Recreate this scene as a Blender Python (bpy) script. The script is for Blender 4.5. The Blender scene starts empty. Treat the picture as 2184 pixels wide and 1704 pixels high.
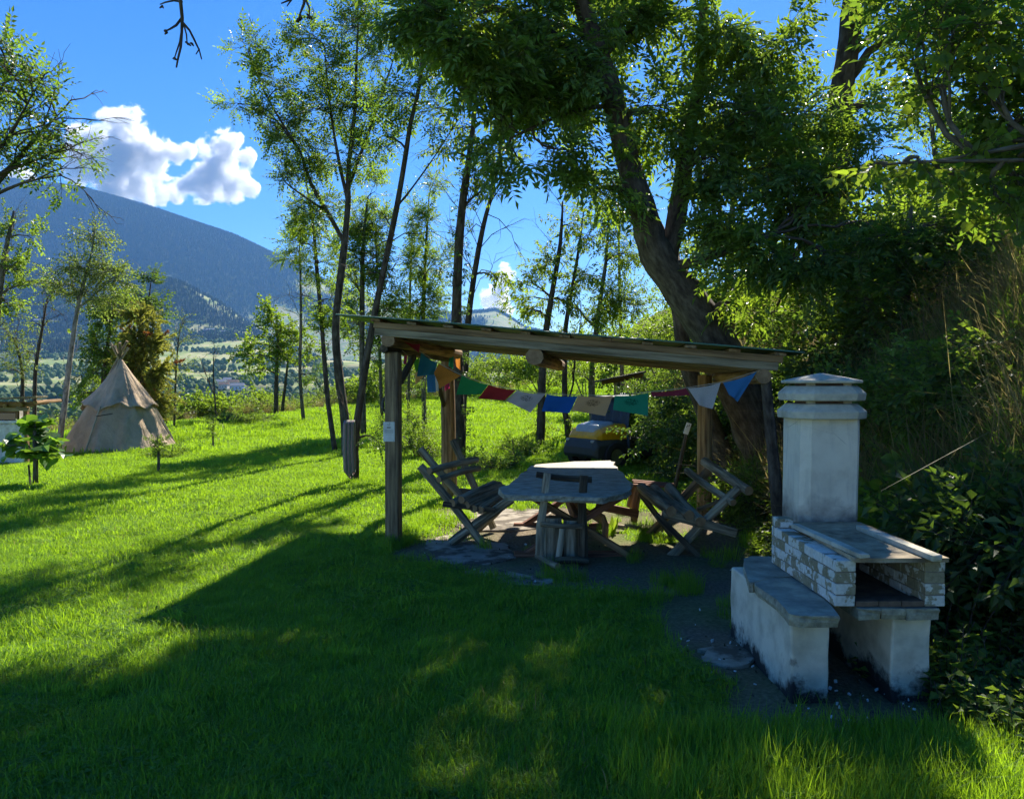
import bpy, bmesh, math, random
import numpy as np
from mathutils import Vector, Matrix, Euler, noise as mnoise

random.seed(11)
rng = np.random.default_rng(11)
SC = bpy.context.scene
COL = SC.collection
PI = math.pi

# ------------------------------------------------------------------ camera
F, CX, CY = 1644.0, 1092.0, 852.0          # focal length and centre in picture units (2184 wide)
EYE = 1.70
PITCH = math.radians(-1.115)
cam_d = bpy.data.cameras.new('camera')
cam_d.sensor_width = 36.0
cam_d.lens = 36.0 * F / 2184.0
cam_d.clip_start = 0.05
cam_d.clip_end = 40000.0
cam = bpy.data.objects.new('camera', cam_d)
COL.objects.link(cam)
cam.location = (0, 0, EYE)
cam.rotation_euler = (PI / 2 + PITCH, 0, 0)
SC.camera = cam

# ------------------------------------------------------------------ sun and sky
SUN_EL, SUN_AZ = math.radians(40.0), math.radians(17.0)     # azimuth measured from +Y towards +X
SUN_DIR = Vector((math.sin(SUN_AZ) * math.cos(SUN_EL), math.cos(SUN_AZ) * math.cos(SUN_EL), math.sin(SUN_EL)))
sun_d = bpy.data.lights.new('sun', 'SUN')
sun_d.energy = 4.3
sun_d.angle = math.radians(0.53)
sun_d.color = (1.0, 0.93, 0.80)
sun = bpy.data.objects.new('sun', sun_d)
COL.objects.link(sun)
sun.location = (20, 60, 60)
sun.rotation_euler = SUN_DIR.to_track_quat('Z', 'Y').to_euler()

world = bpy.data.worlds.new('World')
SC.world = world
world.use_nodes = True
wn = world.node_tree
wn.nodes.clear()
w_out = wn.nodes.new('ShaderNodeOutputWorld')
w_bg = wn.nodes.new('ShaderNodeBackground')
w_sky = wn.nodes.new('ShaderNodeTexSky')
w_sky.sky_type = 'NISHITA'
w_sky.sun_disc = False
w_sky.sun_elevation = SUN_EL
w_sky.sun_rotation = SUN_AZ
w_sky.altitude = 1200
w_sky.air_density = 1.0
w_sky.dust_density = 0.1
w_sky.ozone_density = 4.0
w_hsv = wn.nodes.new('ShaderNodeHueSaturation')
w_hsv.inputs['Saturation'].default_value = 1.32
w_hsv.inputs['Hue'].default_value = 0.510
w_bg.inputs['Strength'].default_value = 0.064
wn.links.new(w_sky.outputs[0], w_hsv.inputs['Color'])
wn.links.new(w_hsv.outputs[0], w_bg.inputs['Color'])
wn.links.new(w_bg.outputs[0], w_out.inputs['Surface'])

SC.view_settings.view_transform = 'Standard'
SC.view_settings.look = 'None'
SC.view_settings.gamma = 1.0
SC.view_settings.exposure = 1.58
SC.view_settings.use_curve_mapping = False
cy = SC.cycles
cy.use_denoising = True
try:
    cy.denoiser = 'OPENIMAGEDENOISE'
    cy.denoising_input_passes = 'RGB_ALBEDO_NORMAL'
    cy.denoising_prefilter = 'ACCURATE'
except Exception:
    pass
cy.use_adaptive_sampling = True
cy.adaptive_threshold = 0.02
cy.max_bounces = 10
cy.diffuse_bounces = 5
cy.glossy_bounces = 2
cy.transmission_bounces = 7
cy.transparent_max_bounces = 6
cy.volume_bounces = 4
cy.volume_step_rate = 0.6
cy.caustics_reflective = False
cy.caustics_refractive = False
cy.sample_clamp_indirect = 4.0

# ------------------------------------------------------------------ pixel helpers (2184 x 1704 picture units)
_cp, _sp = math.cos(PITCH), math.sin(PITCH)
def ray(px, py):
    u = (px - CX) / F; v = -(py - CY) / F
    return Vector((u, _cp - v * _sp, _sp + v * _cp))
def P(px, py, d):
    r = ray(px, py)
    return Vector((0, 0, EYE)) + r * (d / r.y)
def PZ(px, py, z):
    r = ray(px, py)
    return Vector((0, 0, EYE)) + r * ((z - EYE) / r.z)
def sp(t, k):
    t = np.asarray(t, float) / k
    return k * np.where(t > 30, t, np.log1p(np.exp(np.minimum(t, 30))))
def ss(a, b, t):
    t = np.clip((np.asarray(t, float) - a) / (b - a), 0, 1)
    return t * t * (3 - 2 * t)

# value noise (vectorised)
_tab = rng.random((256, 256))
def vnoise(x, y):
    x = np.asarray(x, float); y = np.asarray(y, float)
    xi = np.floor(x).astype(int); yi = np.floor(y).astype(int)
    fx = x - xi; fy = y - yi
    fx = fx * fx * (3 - 2 * fx); fy = fy * fy * (3 - 2 * fy)
    a = _tab[xi & 255, yi & 255]; b = _tab[(xi + 1) & 255, yi & 255]
    c = _tab[xi & 255, (yi + 1) & 255]; d = _tab[(xi + 1) & 255, (yi + 1) & 255]
    return (a * (1 - fx) + b * fx) * (1 - fy) + (c * (1 - fx) + d * fx) * fy
def fbm(x, y, o=4):
    s = 0; amp = 0.5
    for k in range(o):
        s = s + amp * vnoise(x * 2 ** k + 17.3 * k, y * 2 ** k + 9.1 * k); amp *= 0.5
    return s / (1 - 0.5 ** o)

# ------------------------------------------------------------------ terrain height
def toe(y):
    return 2.75 + 0.05 * (np.clip(y, -10, 26) - 4) + 0.10 * np.maximum(np.asarray(y, float) - 20, 0)
def gz(x, y):
    x = np.asarray(x, float); y = np.asarray(y, float)
    rise = (0.055 + 0.0016 * np.clip(x + 10, 0, 22)) * sp(y - 20, 4)
    left = -0.03 * sp(-x - 5, 2) * ss(8, 20, y)
    t = x - toe(y) + 0.35 * (fbm(x * 0.5 + 3, y * 0.5, 3) - 0.5)
    bank = 2.5 * ss(0, 2.8, t) + 0.30 * np.maximum(t - 1.8, 0)
    ye = np.where(x < 0, 44 + 0.8 * x, 44 + 3 * x)
    drop = -0.5 * sp(y - ye, 2.0) - 0.55 * sp(-x - 21, 2.0)
    bump = 0.05 * (fbm(x * 0.35, y * 0.35, 3) - 0.5) * ss(9, 16, np.hypot(x, y))
    return rise + left + bank + np.maximum(drop, -70) + bump
def GZ(x, y):
    return float(gz(x, y))
def GP(px, py):
    r = ray(px, py); o = Vector((0, 0, EYE)); last = 0.5; d = 0.8
    while d < 120:
        p = o + r * d
        if p.z <= GZ(p.x, p.y):
            a, b = last, d
            for _ in range(22):
                m = (a + b) / 2; q = o + r * m
                if q.z <= GZ(q.x, q.y): b = m
                else: a = m
            return o + r * b
        last = d; d *= 1.02
    return o + r * d

# ------------------------------------------------------------------ mesh builder
def hull_box(sx, sy, sz, b):
    hx, hy, hz = sx / 2, sy / 2, sz / 2
    b = min(b, hx * .8, hy * .8, hz * .8)
    bm = bmesh.new()
    for i in (-1, 1):
        for j in (-1, 1):
            for k in (-1, 1):
                bm.verts.new((i * hx, j * (hy - b), k * (hz - b)))
                bm.verts.new((i * (hx - b), j * hy, k * (hz - b)))
                bm.verts.new((i * (hx - b), j * (hy - b), k * hz))
    bmesh.ops.convex_hull(bm, input=bm.verts)
    bmesh.ops.dissolve_limit(bm, angle_limit=0.01, verts=bm.verts, edges=bm.edges)
    bmesh.ops.recalc_face_normals(bm, faces=bm.faces)
    bm.verts.index_update()
    vs = [v.co.copy() for v in bm.verts]
    fs = [[v.index for v in f.verts] for f in bm.faces]
    bm.free()
    return vs, fs

def top_loc(o):
    while o is not None and o.parent is not None:
        o = o.parent
    return o.location.copy() if o is not None else Vector((0, 0, 0))

class MB:
    def __init__(s):
        s.v = []; s.f = []; s.m = []; s.g = []
    def add(s, vs, fs, mat=0, gr=None):
        o = len(s.v)
        off = Vector((random.random() * 9, random.random() * 9, random.random() * 9))
        for i, v in enumerate(vs):
            s.v.append(tuple(v)); g = (gr[i] if gr else v); s.g.append(tuple(Vector(g) + off))
        for k, f in enumerate(fs):
            s.f.append([o + i for i in f]); s.m.append(mat[k] if isinstance(mat, list) else mat)
        return s
    def tube(s, path, rad, n=8, mat=0, cap=None, wob=0.0, seed=0, flat=1.0):
        path = [Vector(p) for p in path]
        if not hasattr(rad, '__len__'): rad = [rad] * len(path)
        vs = []; gr = []; fs = []; ms = []
        L = 0; prev = None; up = None
        N = len(path)
        for i, p in enumerate(path):
            t = (path[min(i + 1, N - 1)] - path[max(i - 1, 0)])
            if t.length < 1e-9: t = Vector((0, 0, 1))
            t.normalize()
            if up is None:
                up = t.orthogonal().normalized()
            else:
                up = (up - t * up.dot(t))
                up = up.normalized() if up.length > 1e-6 else t.orthogonal().normalized()
            sd = t.cross(up)
            if i: L += (p - path[i - 1]).length
            for k in range(n):
                a = 2 * PI * k / n
                r = rad[i]
                if wob:
                    r *= 1 + wob * (2 * mnoise.noise(Vector((math.cos(a) * 1.3 + seed * 3.7, math.sin(a) * 1.3, L * 6 + seed))))
                c = up * math.cos(a) * r * flat + sd * math.sin(a) * r
                vs.append(p + c); gr.append((math.cos(a) * r, math.sin(a) * r, L))
        for i in range(N - 1):
            for k in range(n):
                k2 = (k + 1) % n
                fs.append([i * n + k, i * n + k2, (i + 1) * n + k2, (i + 1) * n + k]); ms.append(mat)
        if cap is not None:
            fs.append(list(range(n))[::-1]); ms.append(cap)
            fs.append([(N - 1) * n + k for k in range(n)]); ms.append(cap)
        return s.add(vs, fs, ms, gr)
    def box(s, c, size, R=None, mat=0, b=0.004, jit=0.0):
        vs, fs = hull_box(*size, b)
        ax = max(range(3), key=lambda i: size[i])
        gr = []
        out = []
        for v in vs:
            l = [v.x, v.y, v.z]; z = l.pop(ax); gr.append((l[0], l[1], z))
            if jit: v = v + Vector((random.uniform(-jit, jit), random.uniform(-jit, jit), random.uniform(-jit, jit)))
            out.append((R @ v if R else v) + Vector(c))
        return s.add(out, fs, mat, gr)
    def beam(s, p0, p1, w, h, up=(0, 0, 1), mat=0, b=0.004, jit=0.0):
        p0, p1 = Vector(p0), Vector(p1)
        z = (p1 - p0); L = z.length; z.normalize()
        u = Vector(up); x = u.cross(z).normalized(); y = z.cross(x)
        R = Matrix((x, y, z)).transposed()
        return s.box((p0 + p1) / 2, (w, h, L), R, mat, b, jit)
    def prism(s, top, th, mat=0, side=None, rag=0.0, cut=0.0):
        n = len(top); vs = []; fs = []; ms = []
        top = [Vector(p) for p in top]
        c = sum(top, Vector()) / n
        rings = [(0, 1.0), (0, 1.0), (0.5, 1.0), (1.0, 1.0)] if not rag else [(0, 1.0), (0.18, 1.0), (0.55, 1.0), (1.0, 1.0)]
        for ri, (h, sc) in enumerate(rings):
            for p in top:
                q = p.copy(); d = (p - c); d.z = 0; d.normalize()
                if rag and ri: q += d * random.uniform(-rag, rag) * (1 if ri < 3 else 1.4) - d * rag * (0.4 if ri == 3 else -0.3)
                q.z -= th * h
                vs.append(q)
        for r in range(3):
            for k in range(n):
                k2 = (k + 1) % n
                fs.append([r * n + k, (r + 1) * n + k, (r + 1) * n + k2, r * n + k2]); ms.append(side if side is not None else mat)
        fs.append(list(range(n))); ms.append(mat)
        fs.append([3 * n + k for k in range(n)][::-1]); ms.append(mat)
        return s.add(vs, fs, ms)
    def build(s, name, mats, parent=None, smooth=False, kind=None, loc=None):
        if not isinstance(mats, (list, tuple)): mats = [mats]
        o0 = top_loc(parent) if parent is not None else (Vector(loc) if loc is not None else Vector((0, 0, 0)))
        me = bpy.data.meshes.new(name)
        me.from_pydata([(x - o0.x, y - o0.y, z - o0.z) for x, y, z in s.v], [], s.f)
        for m in mats: me.materials.append(m)
        me.polygons.foreach_set('material_index', s.m)
        if smooth: me.polygons.foreach_set('use_smooth', [True] * len(s.f))
        at = me.attributes.new('gr', 'FLOAT_VECTOR', 'POINT')
        at.data.foreach_set('vector', np.array(s.g, float).ravel())
        me.update()
        o = bpy.data.objects.new(name, me); COL.objects.link(o)
        if parent is not None: o.parent = parent
        else: o.location = o0
        if kind: o['kind'] = kind
        return o

def thing(name, label, cat, loc, group=None):
    o = bpy.data.objects.new(name, None); COL.objects.link(o)
    o.empty_display_size = 0.2
    o.location = loc; o['label'] = label; o['category'] = cat
    if group: o['group'] = group
    return o
def tag(o, label, cat, group=None):
    o['label'] = label; o['category'] = cat
    if group: o['group'] = group
    return o
def struct(o):
    o['kind'] = 'structure'; return o

# ------------------------------------------------------------------ materials
def _ramp(nt, fac, stops):
    r = nt.nodes.new('ShaderNodeValToRGB')
    e = r.color_ramp.elements
    while len(e) < len(stops): e.new(0.5)
    for k, (p, c) in enumerate(stops):
        e[k].position = p; e[k].color = (*c, 1)
    nt.links.new(fac, r.inputs[0])
    return r.outputs[0]
def _coord(nt, kind, stretch=(1, 1, 1)):
    if kind == 'gr':
        a = nt.nodes.new('ShaderNodeAttribute'); a.attribute_name = 'gr'; src = a.outputs['Vector']
    else:
        a = nt.nodes.new('ShaderNodeTexCoord'); src = a.outputs['Object']
    m = nt.nodes.new('ShaderNodeMapping'); m.inputs['Scale'].default_value = stretch
    nt.links.new(src, m.inputs[0])
    return m.outputs[0]
def _noise(nt, vec, scale, detail=6, rough=0.6, dist=0.0):
    n = nt.nodes.new('ShaderNodeTexNoise'); n.inputs['Scale'].default_value = scale
    n.inputs['Detail'].default_value = detail; n.inputs['Roughness'].default_value = rough
    n.inputs['Distortion'].default_value = dist
    nt.links.new(vec, n.inputs['Vector']); return n.outputs[0]
def _mix(nt, fac, a, b, mode='MIX'):
    m = nt.nodes.new('ShaderNodeMix'); m.data_type = 'RGBA'; m.blend_type = mode
    for s, v in ((m.inputs[0], fac), (m.inputs[6], a), (m.inputs[7], b)):
        if isinstance(v, (int, float)): s.default_value = v
        elif isinstance(v, tuple): s.default_value = (*v, 1)
        else: nt.links.new(v, s)
    return m.outputs[2]
def newmat(name):
    m = bpy.data.materials.new(name); m.use_nodes = True
    nt = m.node_tree; bs = nt.nodes['Principled BSDF']
    return m, nt, bs
def _bump(nt, bs, h, strength, dist=0.01):
    b = nt.nodes.new('ShaderNodeBump'); b.inputs['Strength'].default_value = strength; b.inputs['Distance'].default_value = dist
    nt.links.new(h, b.inputs['Height']); nt.links.new(b.outputs[0], bs.inputs['Normal'])
def surf(name, stops, scale=8, coord='obj', stretch=(1, 1, 1), rough=0.85, bump=0.4, bdist=0.01, detail=8, spec=0.3, spots=None, dist=0.0):
    m, nt, bs = newmat(name)
    v = _coord(nt, coord, stretch)
    n = _noise(nt, v, scale, detail, 0.65, dist)
    col = _ramp(nt, n, stops)
    if spots:
        sc, lo, hi, c = spots
        n2 = _noise(nt, v, sc, 5, 0.6)
        f = _ramp(nt, n2, [(lo, (0, 0, 0)), (hi, (1, 1, 1))])
        col = _mix(nt, f, col, c)
    nt.links.new(col, bs.inputs['Base Color'])
    bs.inputs['Roughness'].default_value = rough
    bs.inputs['Specular IOR Level'].default_value = spec
    if bump: _bump(nt, bs, n, bump, bdist)
    return m
def wood(name, a, b, c, streak=26, bump=0.5):
    return surf(name, [(0.38, a), (0.5, b), (0.63, c)], 1.0, 'gr', (streak, streak, 1.6), 0.85, bump, 0.006, 8, 0.2)
def bark(name, a, b, c, s=14, bump=0.9):
    return surf(name, [(0.32, a), (0.5, b), (0.72, c)], 1.0, 'gr', (s, s, s * 0.35), 0.95, bump, 0.02, 8, 0.15)
def plain(name, c, rough=0.6, spec=0.4, metal=0.0):
    m, nt, bs = newmat(name)
    v = _coord(nt, 'obj'); n = _noise(nt, v, 9, 5)
    col = _ramp(nt, n, [(0.3, tuple(x * 0.82 for x in c)), (0.7, tuple(min(1, x * 1.12) for x in c))])
    nt.links.new(col, bs.inputs['Base Color'])
    bs.inputs['Roughness'].default_value = rough; bs.inputs['Specular IOR Level'].default_value = spec
    bs.inputs['Metallic'].default_value = metal
    return m
def leafmat(name, c1, c2, trans, tfac=0.45, rough=0.45, var=0.35):
    """two-sided leaf: surface reflection plus light coming through the blade"""
    m, nt, bs = newmat(name)
    at = nt.nodes.new('ShaderNodeAttribute'); at.attribute_name = 'v'
    oi = nt.nodes.new('ShaderNodeObjectInfo')
    ad = nt.nodes.new('ShaderNodeMath'); ad.operation = 'MULTIPLY_ADD'
    nt.links.new(oi.outputs['Random'], ad.inputs[0]); ad.inputs[1].default_value = 0.5
    ml = nt.nodes.new('ShaderNodeMath'); ml.operation = 'MULTIPLY'
    nt.links.new(at.outputs['Fac'], ml.inputs[0]); ml.inputs[1].default_value = 0.5
    nt.links.new(ml.outputs[0], ad.inputs[2])
    col = _ramp(nt, ad.outputs[0], [(0.1, c1), (0.9, c2)])
    tcol = _ramp(nt, ad.outputs[0], [(0.1, tuple(x * (1 - var) for x in trans)), (0.9, tuple(min(1, x * (1 + var)) for x in trans))])
    nt.links.new(col, bs.inputs['Base Color'])
    bs.inputs['Roughness'].default_value = rough
    bs.inputs['Specular IOR Level'].default_value = 0.35
    tr = nt.nodes.new('ShaderNodeBsdfTranslucent'); nt.links.new(tcol, tr.inputs['Color'])
    mx = nt.nodes.new('ShaderNodeMixShader'); mx.inputs[0].default_value = tfac
    nt.links.new(bs.outputs[0], mx.inputs[1]); nt.links.new(tr.outputs[0], mx.inputs[2])
    nt.links.new(mx.outputs[0], nt.nodes['Material Output'].inputs['Surface'])
    return m

M = {}
M['post'] = wood('post_wood', (0.105, 0.077, 0.047), (0.233, 0.169, 0.092), (0.373, 0.270, 0.142))
M['rafter_warm'] = wood('warm_board', (0.130, 0.081, 0.036), (0.247, 0.156, 0.072), (0.338, 0.221, 0.104))
M['rafter_grey'] = wood('grey_board', (0.134, 0.110, 0.064), (0.252, 0.206, 0.122), (0.356, 0.295, 0.181))
M['log'] = wood('log_wood', (0.108, 0.067, 0.035), (0.252, 0.150, 0.071), (0.396, 0.241, 0.116))
M['log_yellow'] = wood('pale_log', (0.156, 0.098, 0.046), (0.312, 0.202, 0.091), (0.416, 0.286, 0.143))
M['cut'] = surf('cut_wood', [(0.3, (0.22, 0.13, 0.06)), (0.7, (0.38, 0.25, 0.13))], 18, 'obj', rough=0.8, bump=0.2)
M['grey_log'] = wood('weathered_log', (0.086, 0.071, 0.046), (0.248, 0.203, 0.130), (0.458, 0.379, 0.246), 20, 0.8)
M['stump'] = wood('stump_wood', (0.14, 0.115, 0.075), (0.32, 0.275, 0.19), (0.50, 0.44, 0.32), 16, 0.8)
M['dark_log'] = wood('dark_log', (0.033, 0.026, 0.018), (0.090, 0.072, 0.046), (0.180, 0.142, 0.090), 20, 0.8)
M['red_wood'] = wood('reddish_board', (0.105, 0.048, 0.030), (0.225, 0.102, 0.060), (0.330, 0.158, 0.098))
M['pale_log'] = wood('peeled_log', (0.233, 0.206, 0.144), (0.403, 0.363, 0.266), (0.530, 0.480, 0.357))
M['bark_dark'] = bark('bark_dark', (0.031, 0.024, 0.019), (0.085, 0.068, 0.051), (0.170, 0.145, 0.111))
M['bark_grey'] = bark('bark_grey', (0.048, 0.043, 0.034), (0.120, 0.106, 0.080), (0.224, 0.200, 0.160), 20)
M['bark_pale'] = bark('bark_pale', (0.07, 0.065, 0.055), (0.22, 0.21, 0.185), (0.36, 0.35, 0.31), 16, 0.5)
M['stone'] = surf('slate_stone', [(0.3, (0.159, 0.162, 0.131)), (0.55, (0.318, 0.309, 0.245)), (0.75, (0.509, 0.485, 0.376))], 7, rough=0.75, bump=0.5, bdist=0.008, spots=(3.0, 0.55, 0.75, (0.572, 0.514, 0.353)))
M['stone_edge'] = surf('split_stone', [(0.3, (0.173, 0.160, 0.114)), (0.7, (0.503, 0.465, 0.333))], 22, rough=0.9, bump=1.0, bdist=0.012)
M['table_stone'] = surf('table_stone', [(0.36, (0.24, 0.205, 0.15)), (0.5, (0.40, 0.35, 0.265)), (0.66, (0.54, 0.48, 0.37))], 9, stretch=(1, 2.5, 1), rough=0.7, bump=0.8, bdist=0.012)
M['plaster'] = surf('old_plaster', [(0.25, (0.490, 0.431, 0.293)), (0.5, (0.770, 0.690, 0.485)), (0.75, (0.840, 0.784, 0.594))], 5, rough=0.9, bump=0.5, bdist=0.01, spots=(2.2, 0.56, 0.72, (0.350, 0.302, 0.192)))
M['soot_plaster'] = surf('stained_plaster', [(0.25, (0.40, 0.39, 0.35)), (0.55, (0.68, 0.67, 0.62)), (0.8, (0.78, 0.77, 0.72))], 6, rough=0.9, bump=0.4, bdist=0.008, spots=(3.0, 0.6, 0.75, (0.36, 0.34, 0.30)))
def brickmat():
    m, nt, bs = newmat('painted_brick')
    tc = nt.nodes.new('ShaderNodeTexCoord'); oi = nt.nodes.new('ShaderNodeObjectInfo')
    sc = nt.nodes.new('ShaderNodeVectorMath'); sc.operation = 'SCALE'; sc.inputs[0].default_value = (31, 17, 23)
    nt.links.new(oi.outputs['Random'], sc.inputs['Scale'])
    ad = nt.nodes.new('ShaderNodeVectorMath'); nt.links.new(tc.outputs['Object'], ad.inputs[0]); nt.links.new(sc.outputs[0], ad.inputs[1])
    v = ad.outputs[0]; n = _noise(nt, v, 9, 6, .62, .4); n2 = _noise(nt, v, 45, 5)
    base = _mix(nt, oi.outputs['Random'], (.26, .22, .13), (.38, .34, .22)); base = _mix(nt, .45, base, _ramp(nt, n2, [(.3, (.16, .14, .09)), (.7, (.44, .40, .28))]))
    mt = nt.nodes.new('ShaderNodeMath'); mt.operation = 'MULTIPLY_ADD'; nt.links.new(oi.outputs['Random'], mt.inputs[0]); mt.inputs[1].default_value = .16; nt.links.new(n, mt.inputs[2])
    f = _ramp(nt, mt.outputs[0], [(.555, (0, 0, 0)), (.59, (1, 1, 1))])
    nt.links.new(_mix(nt, f, base, _ramp(nt, n2, [(.3, (.56, .56, .50)), (.7, (.76, .76, .70))])), bs.inputs['Base Color'])
    bs.inputs['Roughness'].default_value = .9; bs.inputs['Specular IOR Level'].default_value = .2
    _bump(nt, bs, n2, .5, .004)
    return m
M['brick'] = brickmat()
M['fire_brick'] = surf('sooty_brick', [(0.3, (0.05, 0.04, 0.035)), (0.7, (0.22, 0.15, 0.10))], 9, rough=0.95, bump=0.3)
M['concrete'] = surf('weathered_concrete', [(0.3, (0.366, 0.349, 0.271)), (0.55, (0.561, 0.529, 0.410)), (0.75, (0.683, 0.642, 0.498))], 9, rough=0.9, bump=0.4, bdist=0.006, spots=(5, 0.58, 0.75, (0.268, 0.248, 0.183)))
M['fire_slab'] = surf('hearth_slab', [(0.3, (0.170, 0.127, 0.076)), (0.55, (0.382, 0.304, 0.190)), (0.75, (0.551, 0.451, 0.289))], 8, rough=0.85, bump=0.5, spots=(3.5, 0.5, 0.68, (0.074, 0.059, 0.038)))
M['sheet'] = surf('green_sheet', [(0.3, (0.063, 0.119, 0.049)), (0.7, (0.126, 0.210, 0.084))], 3, rough=0.45, bump=0.0, spec=0.5)
M['canvas'] = surf('tent_canvas', [(0.3, (0.34, 0.25, 0.16)), (0.6, (0.48, 0.36, 0.24)), (0.8, (0.56, 0.43, 0.30))], 2.6, stretch=(1, 1, .45), rough=0.95, bump=0.9, bdist=0.10, detail=4, spots=(1.4, 0.6, 0.8, (0.33, 0.26, 0.18)))
M['canvas_dark'] = plain('tent_opening_shade', (0.05, 0.042, 0.034), 0.95)  # near-black colour carries the shade of the tent opening
M['rubber'] = plain('black_rubber', (0.02, 0.02, 0.022), 0.8)
M['dark_plastic'] = plain('dark_plastic', (0.035, 0.038, 0.042), 0.5)
M['yellow_paint'] = plain('yellow_panel', (0.72, 0.34, 0.01), 0.35, 0.5)
M['grey_plastic'] = plain('grey_plastic', (0.35, 0.37, 0.40), 0.4)
M['metal'] = plain('dull_metal', (0.4, 0.4, 0.41), 0.4, 0.5, 0.9)
M['navy'] = plain('navy_cover', (0.03, 0.05, 0.085), 0.7)
M['notice'] = plain('notice_paper', (0.55, 0.60, 0.56), 0.35, 0.5)
M['ink'] = plain('notice_ink', (0.08, 0.10, 0.09), 0.6)
M['cord'] = plain('flag_cord', (0.35, 0.32, 0.26), 0.9)
M['red_light'] = plain('red_lens', (0.55, 0.03, 0.02), 0.3)
M['white_paint'] = plain('white_paint', (0.72, 0.72, 0.70), 0.6)
M['red_paint'] = plain('red_paint', (0.55, 0.05, 0.05), 0.5)
M['glass'] = plain('dark_window', (0.02, 0.025, 0.035), 0.08, 0.6)
# ------------------------------------------------------------------ instanced foliage (stuff): points + twig variants
def leaf_geo(vs, fs, vv, base, d, nrm, L, W, fold=0.25, val=None):
    d = d.normalized(); s = d.cross(nrm)
    s = s.normalized() if s.length > 1e-6 else d.orthogonal().normalized()
    u = s.cross(d)
    o = len(vs); val = random.random() if val is None else val
    vs += [base, base + d * L * .42 + s * W / 2 + u * W * fold, base + d * L - u * L * 0.08, base + d * L * .42 - s * W / 2 + u * W * fold]
    fs.append((o, o + 1, o + 2, o + 3)); vv += [val] * 4
def heart_geo(vs, fs, vv, base, d, nrm, L, W, val=None):
    d = d.normalized(); s = d.cross(nrm); s = s.normalized() if s.length > 1e-6 else d.orthogonal().normalized(); u = s.cross(d)
    o = len(vs); val = random.random() if val is None else val
    prof = [(0.0, 0.0, 0), (-0.08, 0.30, .10), (0.12, 0.5, .16), (0.45, 0.46, .12), (0.75, 0.24, .02), (1.0, 0, -.14), (0.75, -0.24, .02), (0.45, -0.46, .12), (0.12, -0.5, .16), (-0.08, -0.30, .10)]
    vs.append(base + d * L * .4 - u * L * .0)
    for a, b, c in prof: vs.append(base + d * L * a + s * W * b + u * L * c)
    n = len(prof)
    for k in range(n): fs.append((o, o + 1 + k, o + 1 + (k + 1) % n))
    vv += [val] * (n + 1)
def stick_geo(vs, fs, vv, p0, p1, r):
    d = (p1 - p0); s = d.orthogonal().normalized() * r; u = d.normalized().cross(s)
    o = len(vs)
    for p, k in ((p0, 1), (p1, .6)):
        for q in (s, (-s * .5 + u * .87), (-s * .5 - u * .87)): vs.append(p + q * k)
    for a in range(3): b = (a + 1) % 3; fs.append((o + a, o + b, o + 3 + b, o + 3 + a))
    vv += [0.5] * 6
def src_obj(name, geo_leaf, geo_stick, lm, sm):
    vs, fs, vv = geo_leaf; vs2, fs2, vv2 = geo_stick
    me = bpy.data.meshes.new(name)
    n = len(vs)
    me.from_pydata([tuple(v) for v in vs + vs2], [], fs + [tuple(i + n for i in f) for f in fs2])
    me.materials.append(lm); me.materials.append(sm)
    me.polygons.foreach_set('material_index', [0] * len(fs) + [1] * len(fs2))
    a = me.attributes.new('v', 'FLOAT', 'POINT'); a.data.foreach_set('value', vv + vv2)
    me.update()
    return bpy.data.objects.new(name, me)
def rv(s=1.0):
    return Vector((random.gauss(0, s), random.gauss(0, s), random.gauss(0, s)))

def pinnate_twig(nl, pairs, rl, ll, lw, shoot, droop=0.5):
    L = ([], [], []); S = ([], [], [])
    X = Vector((1, 0, 0))
    stick_geo(*S, Vector((0, 0, 0)), X * shoot, 0.004)
    for k in range(nl):
        t = 0.35 + 0.65 * k / max(1, nl - 1)
        a = k * 2.4 + random.uniform(-.4, .4)
        side = Vector((0, math.cos(a), math.sin(a)))
        d = (X * (0.35 + 0.5 * t) + side * 0.8 + rv(.12)).normalized()
        p = X * shoot * t; n = Vector((0, 0, 1)) + rv(.25)
        st = rl / (pairs + 1)
        q = p.copy(); dd = d.copy()
        q2 = q
        for j in range(pairs + 1):
            dd = (dd + Vector((0, 0, -droop * 0.12))).normalized()
            q2 = q + dd * st * (1.6 if j == 0 else 1)
            s = dd.cross(n).normalized()
            sz = 1 - 0.35 * abs(j / pairs - 0.45)
            if j < pairs:
                for sg in (-1, 1):
                    leaf_geo(*L, q2, s * sg + dd * 0.55 + rv(.12), n + rv(.25) + Vector((0, 0, 0)), ll * sz * random.uniform(.85, 1.1), lw * sz, 0.15)
            else:
                leaf_geo(*L, q2, dd, n + rv(.2), ll, lw, 0.15)
            q = q2
        stick_geo(*S, p, q2, 0.002)
    return L, S
def simple_twig(n, length, ll, lw, spread=0.8, droop=0.3, heart=False):
    L = ([], [], []); S = ([], [], [])
    X = Vector((1, 0, 0)); q = Vector((0, 0, 0)); d = X.copy()
    for k in range(n):
        d = (d + rv(.12) + Vector((0, 0, -.02 * droop))).normalized()
        q2 = q + d * length / n
        stick_geo(*S, q, q2, 0.003)
        a = k * 2.4 + random.uniform(-.5, .5)
        sd = Vector((0, math.cos(a), math.sin(a) * .6))
        dd = (d * .6 + sd * spread + Vector((0, 0, -droop)) + rv(.2))
        base = q2 + dd.normalized() * ll * .25
        nn = Vector((0, 0, 1)) + rv(.45)
        z = random.uniform(.75, 1.15)
        (heart_geo if heart else leaf_geo)(*L, base, dd, nn, ll * z, lw * z)
        q = q2
    leaf_geo(*L, q, d, Vector((0, 0, 1)), ll, lw)
    return L, S
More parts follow.
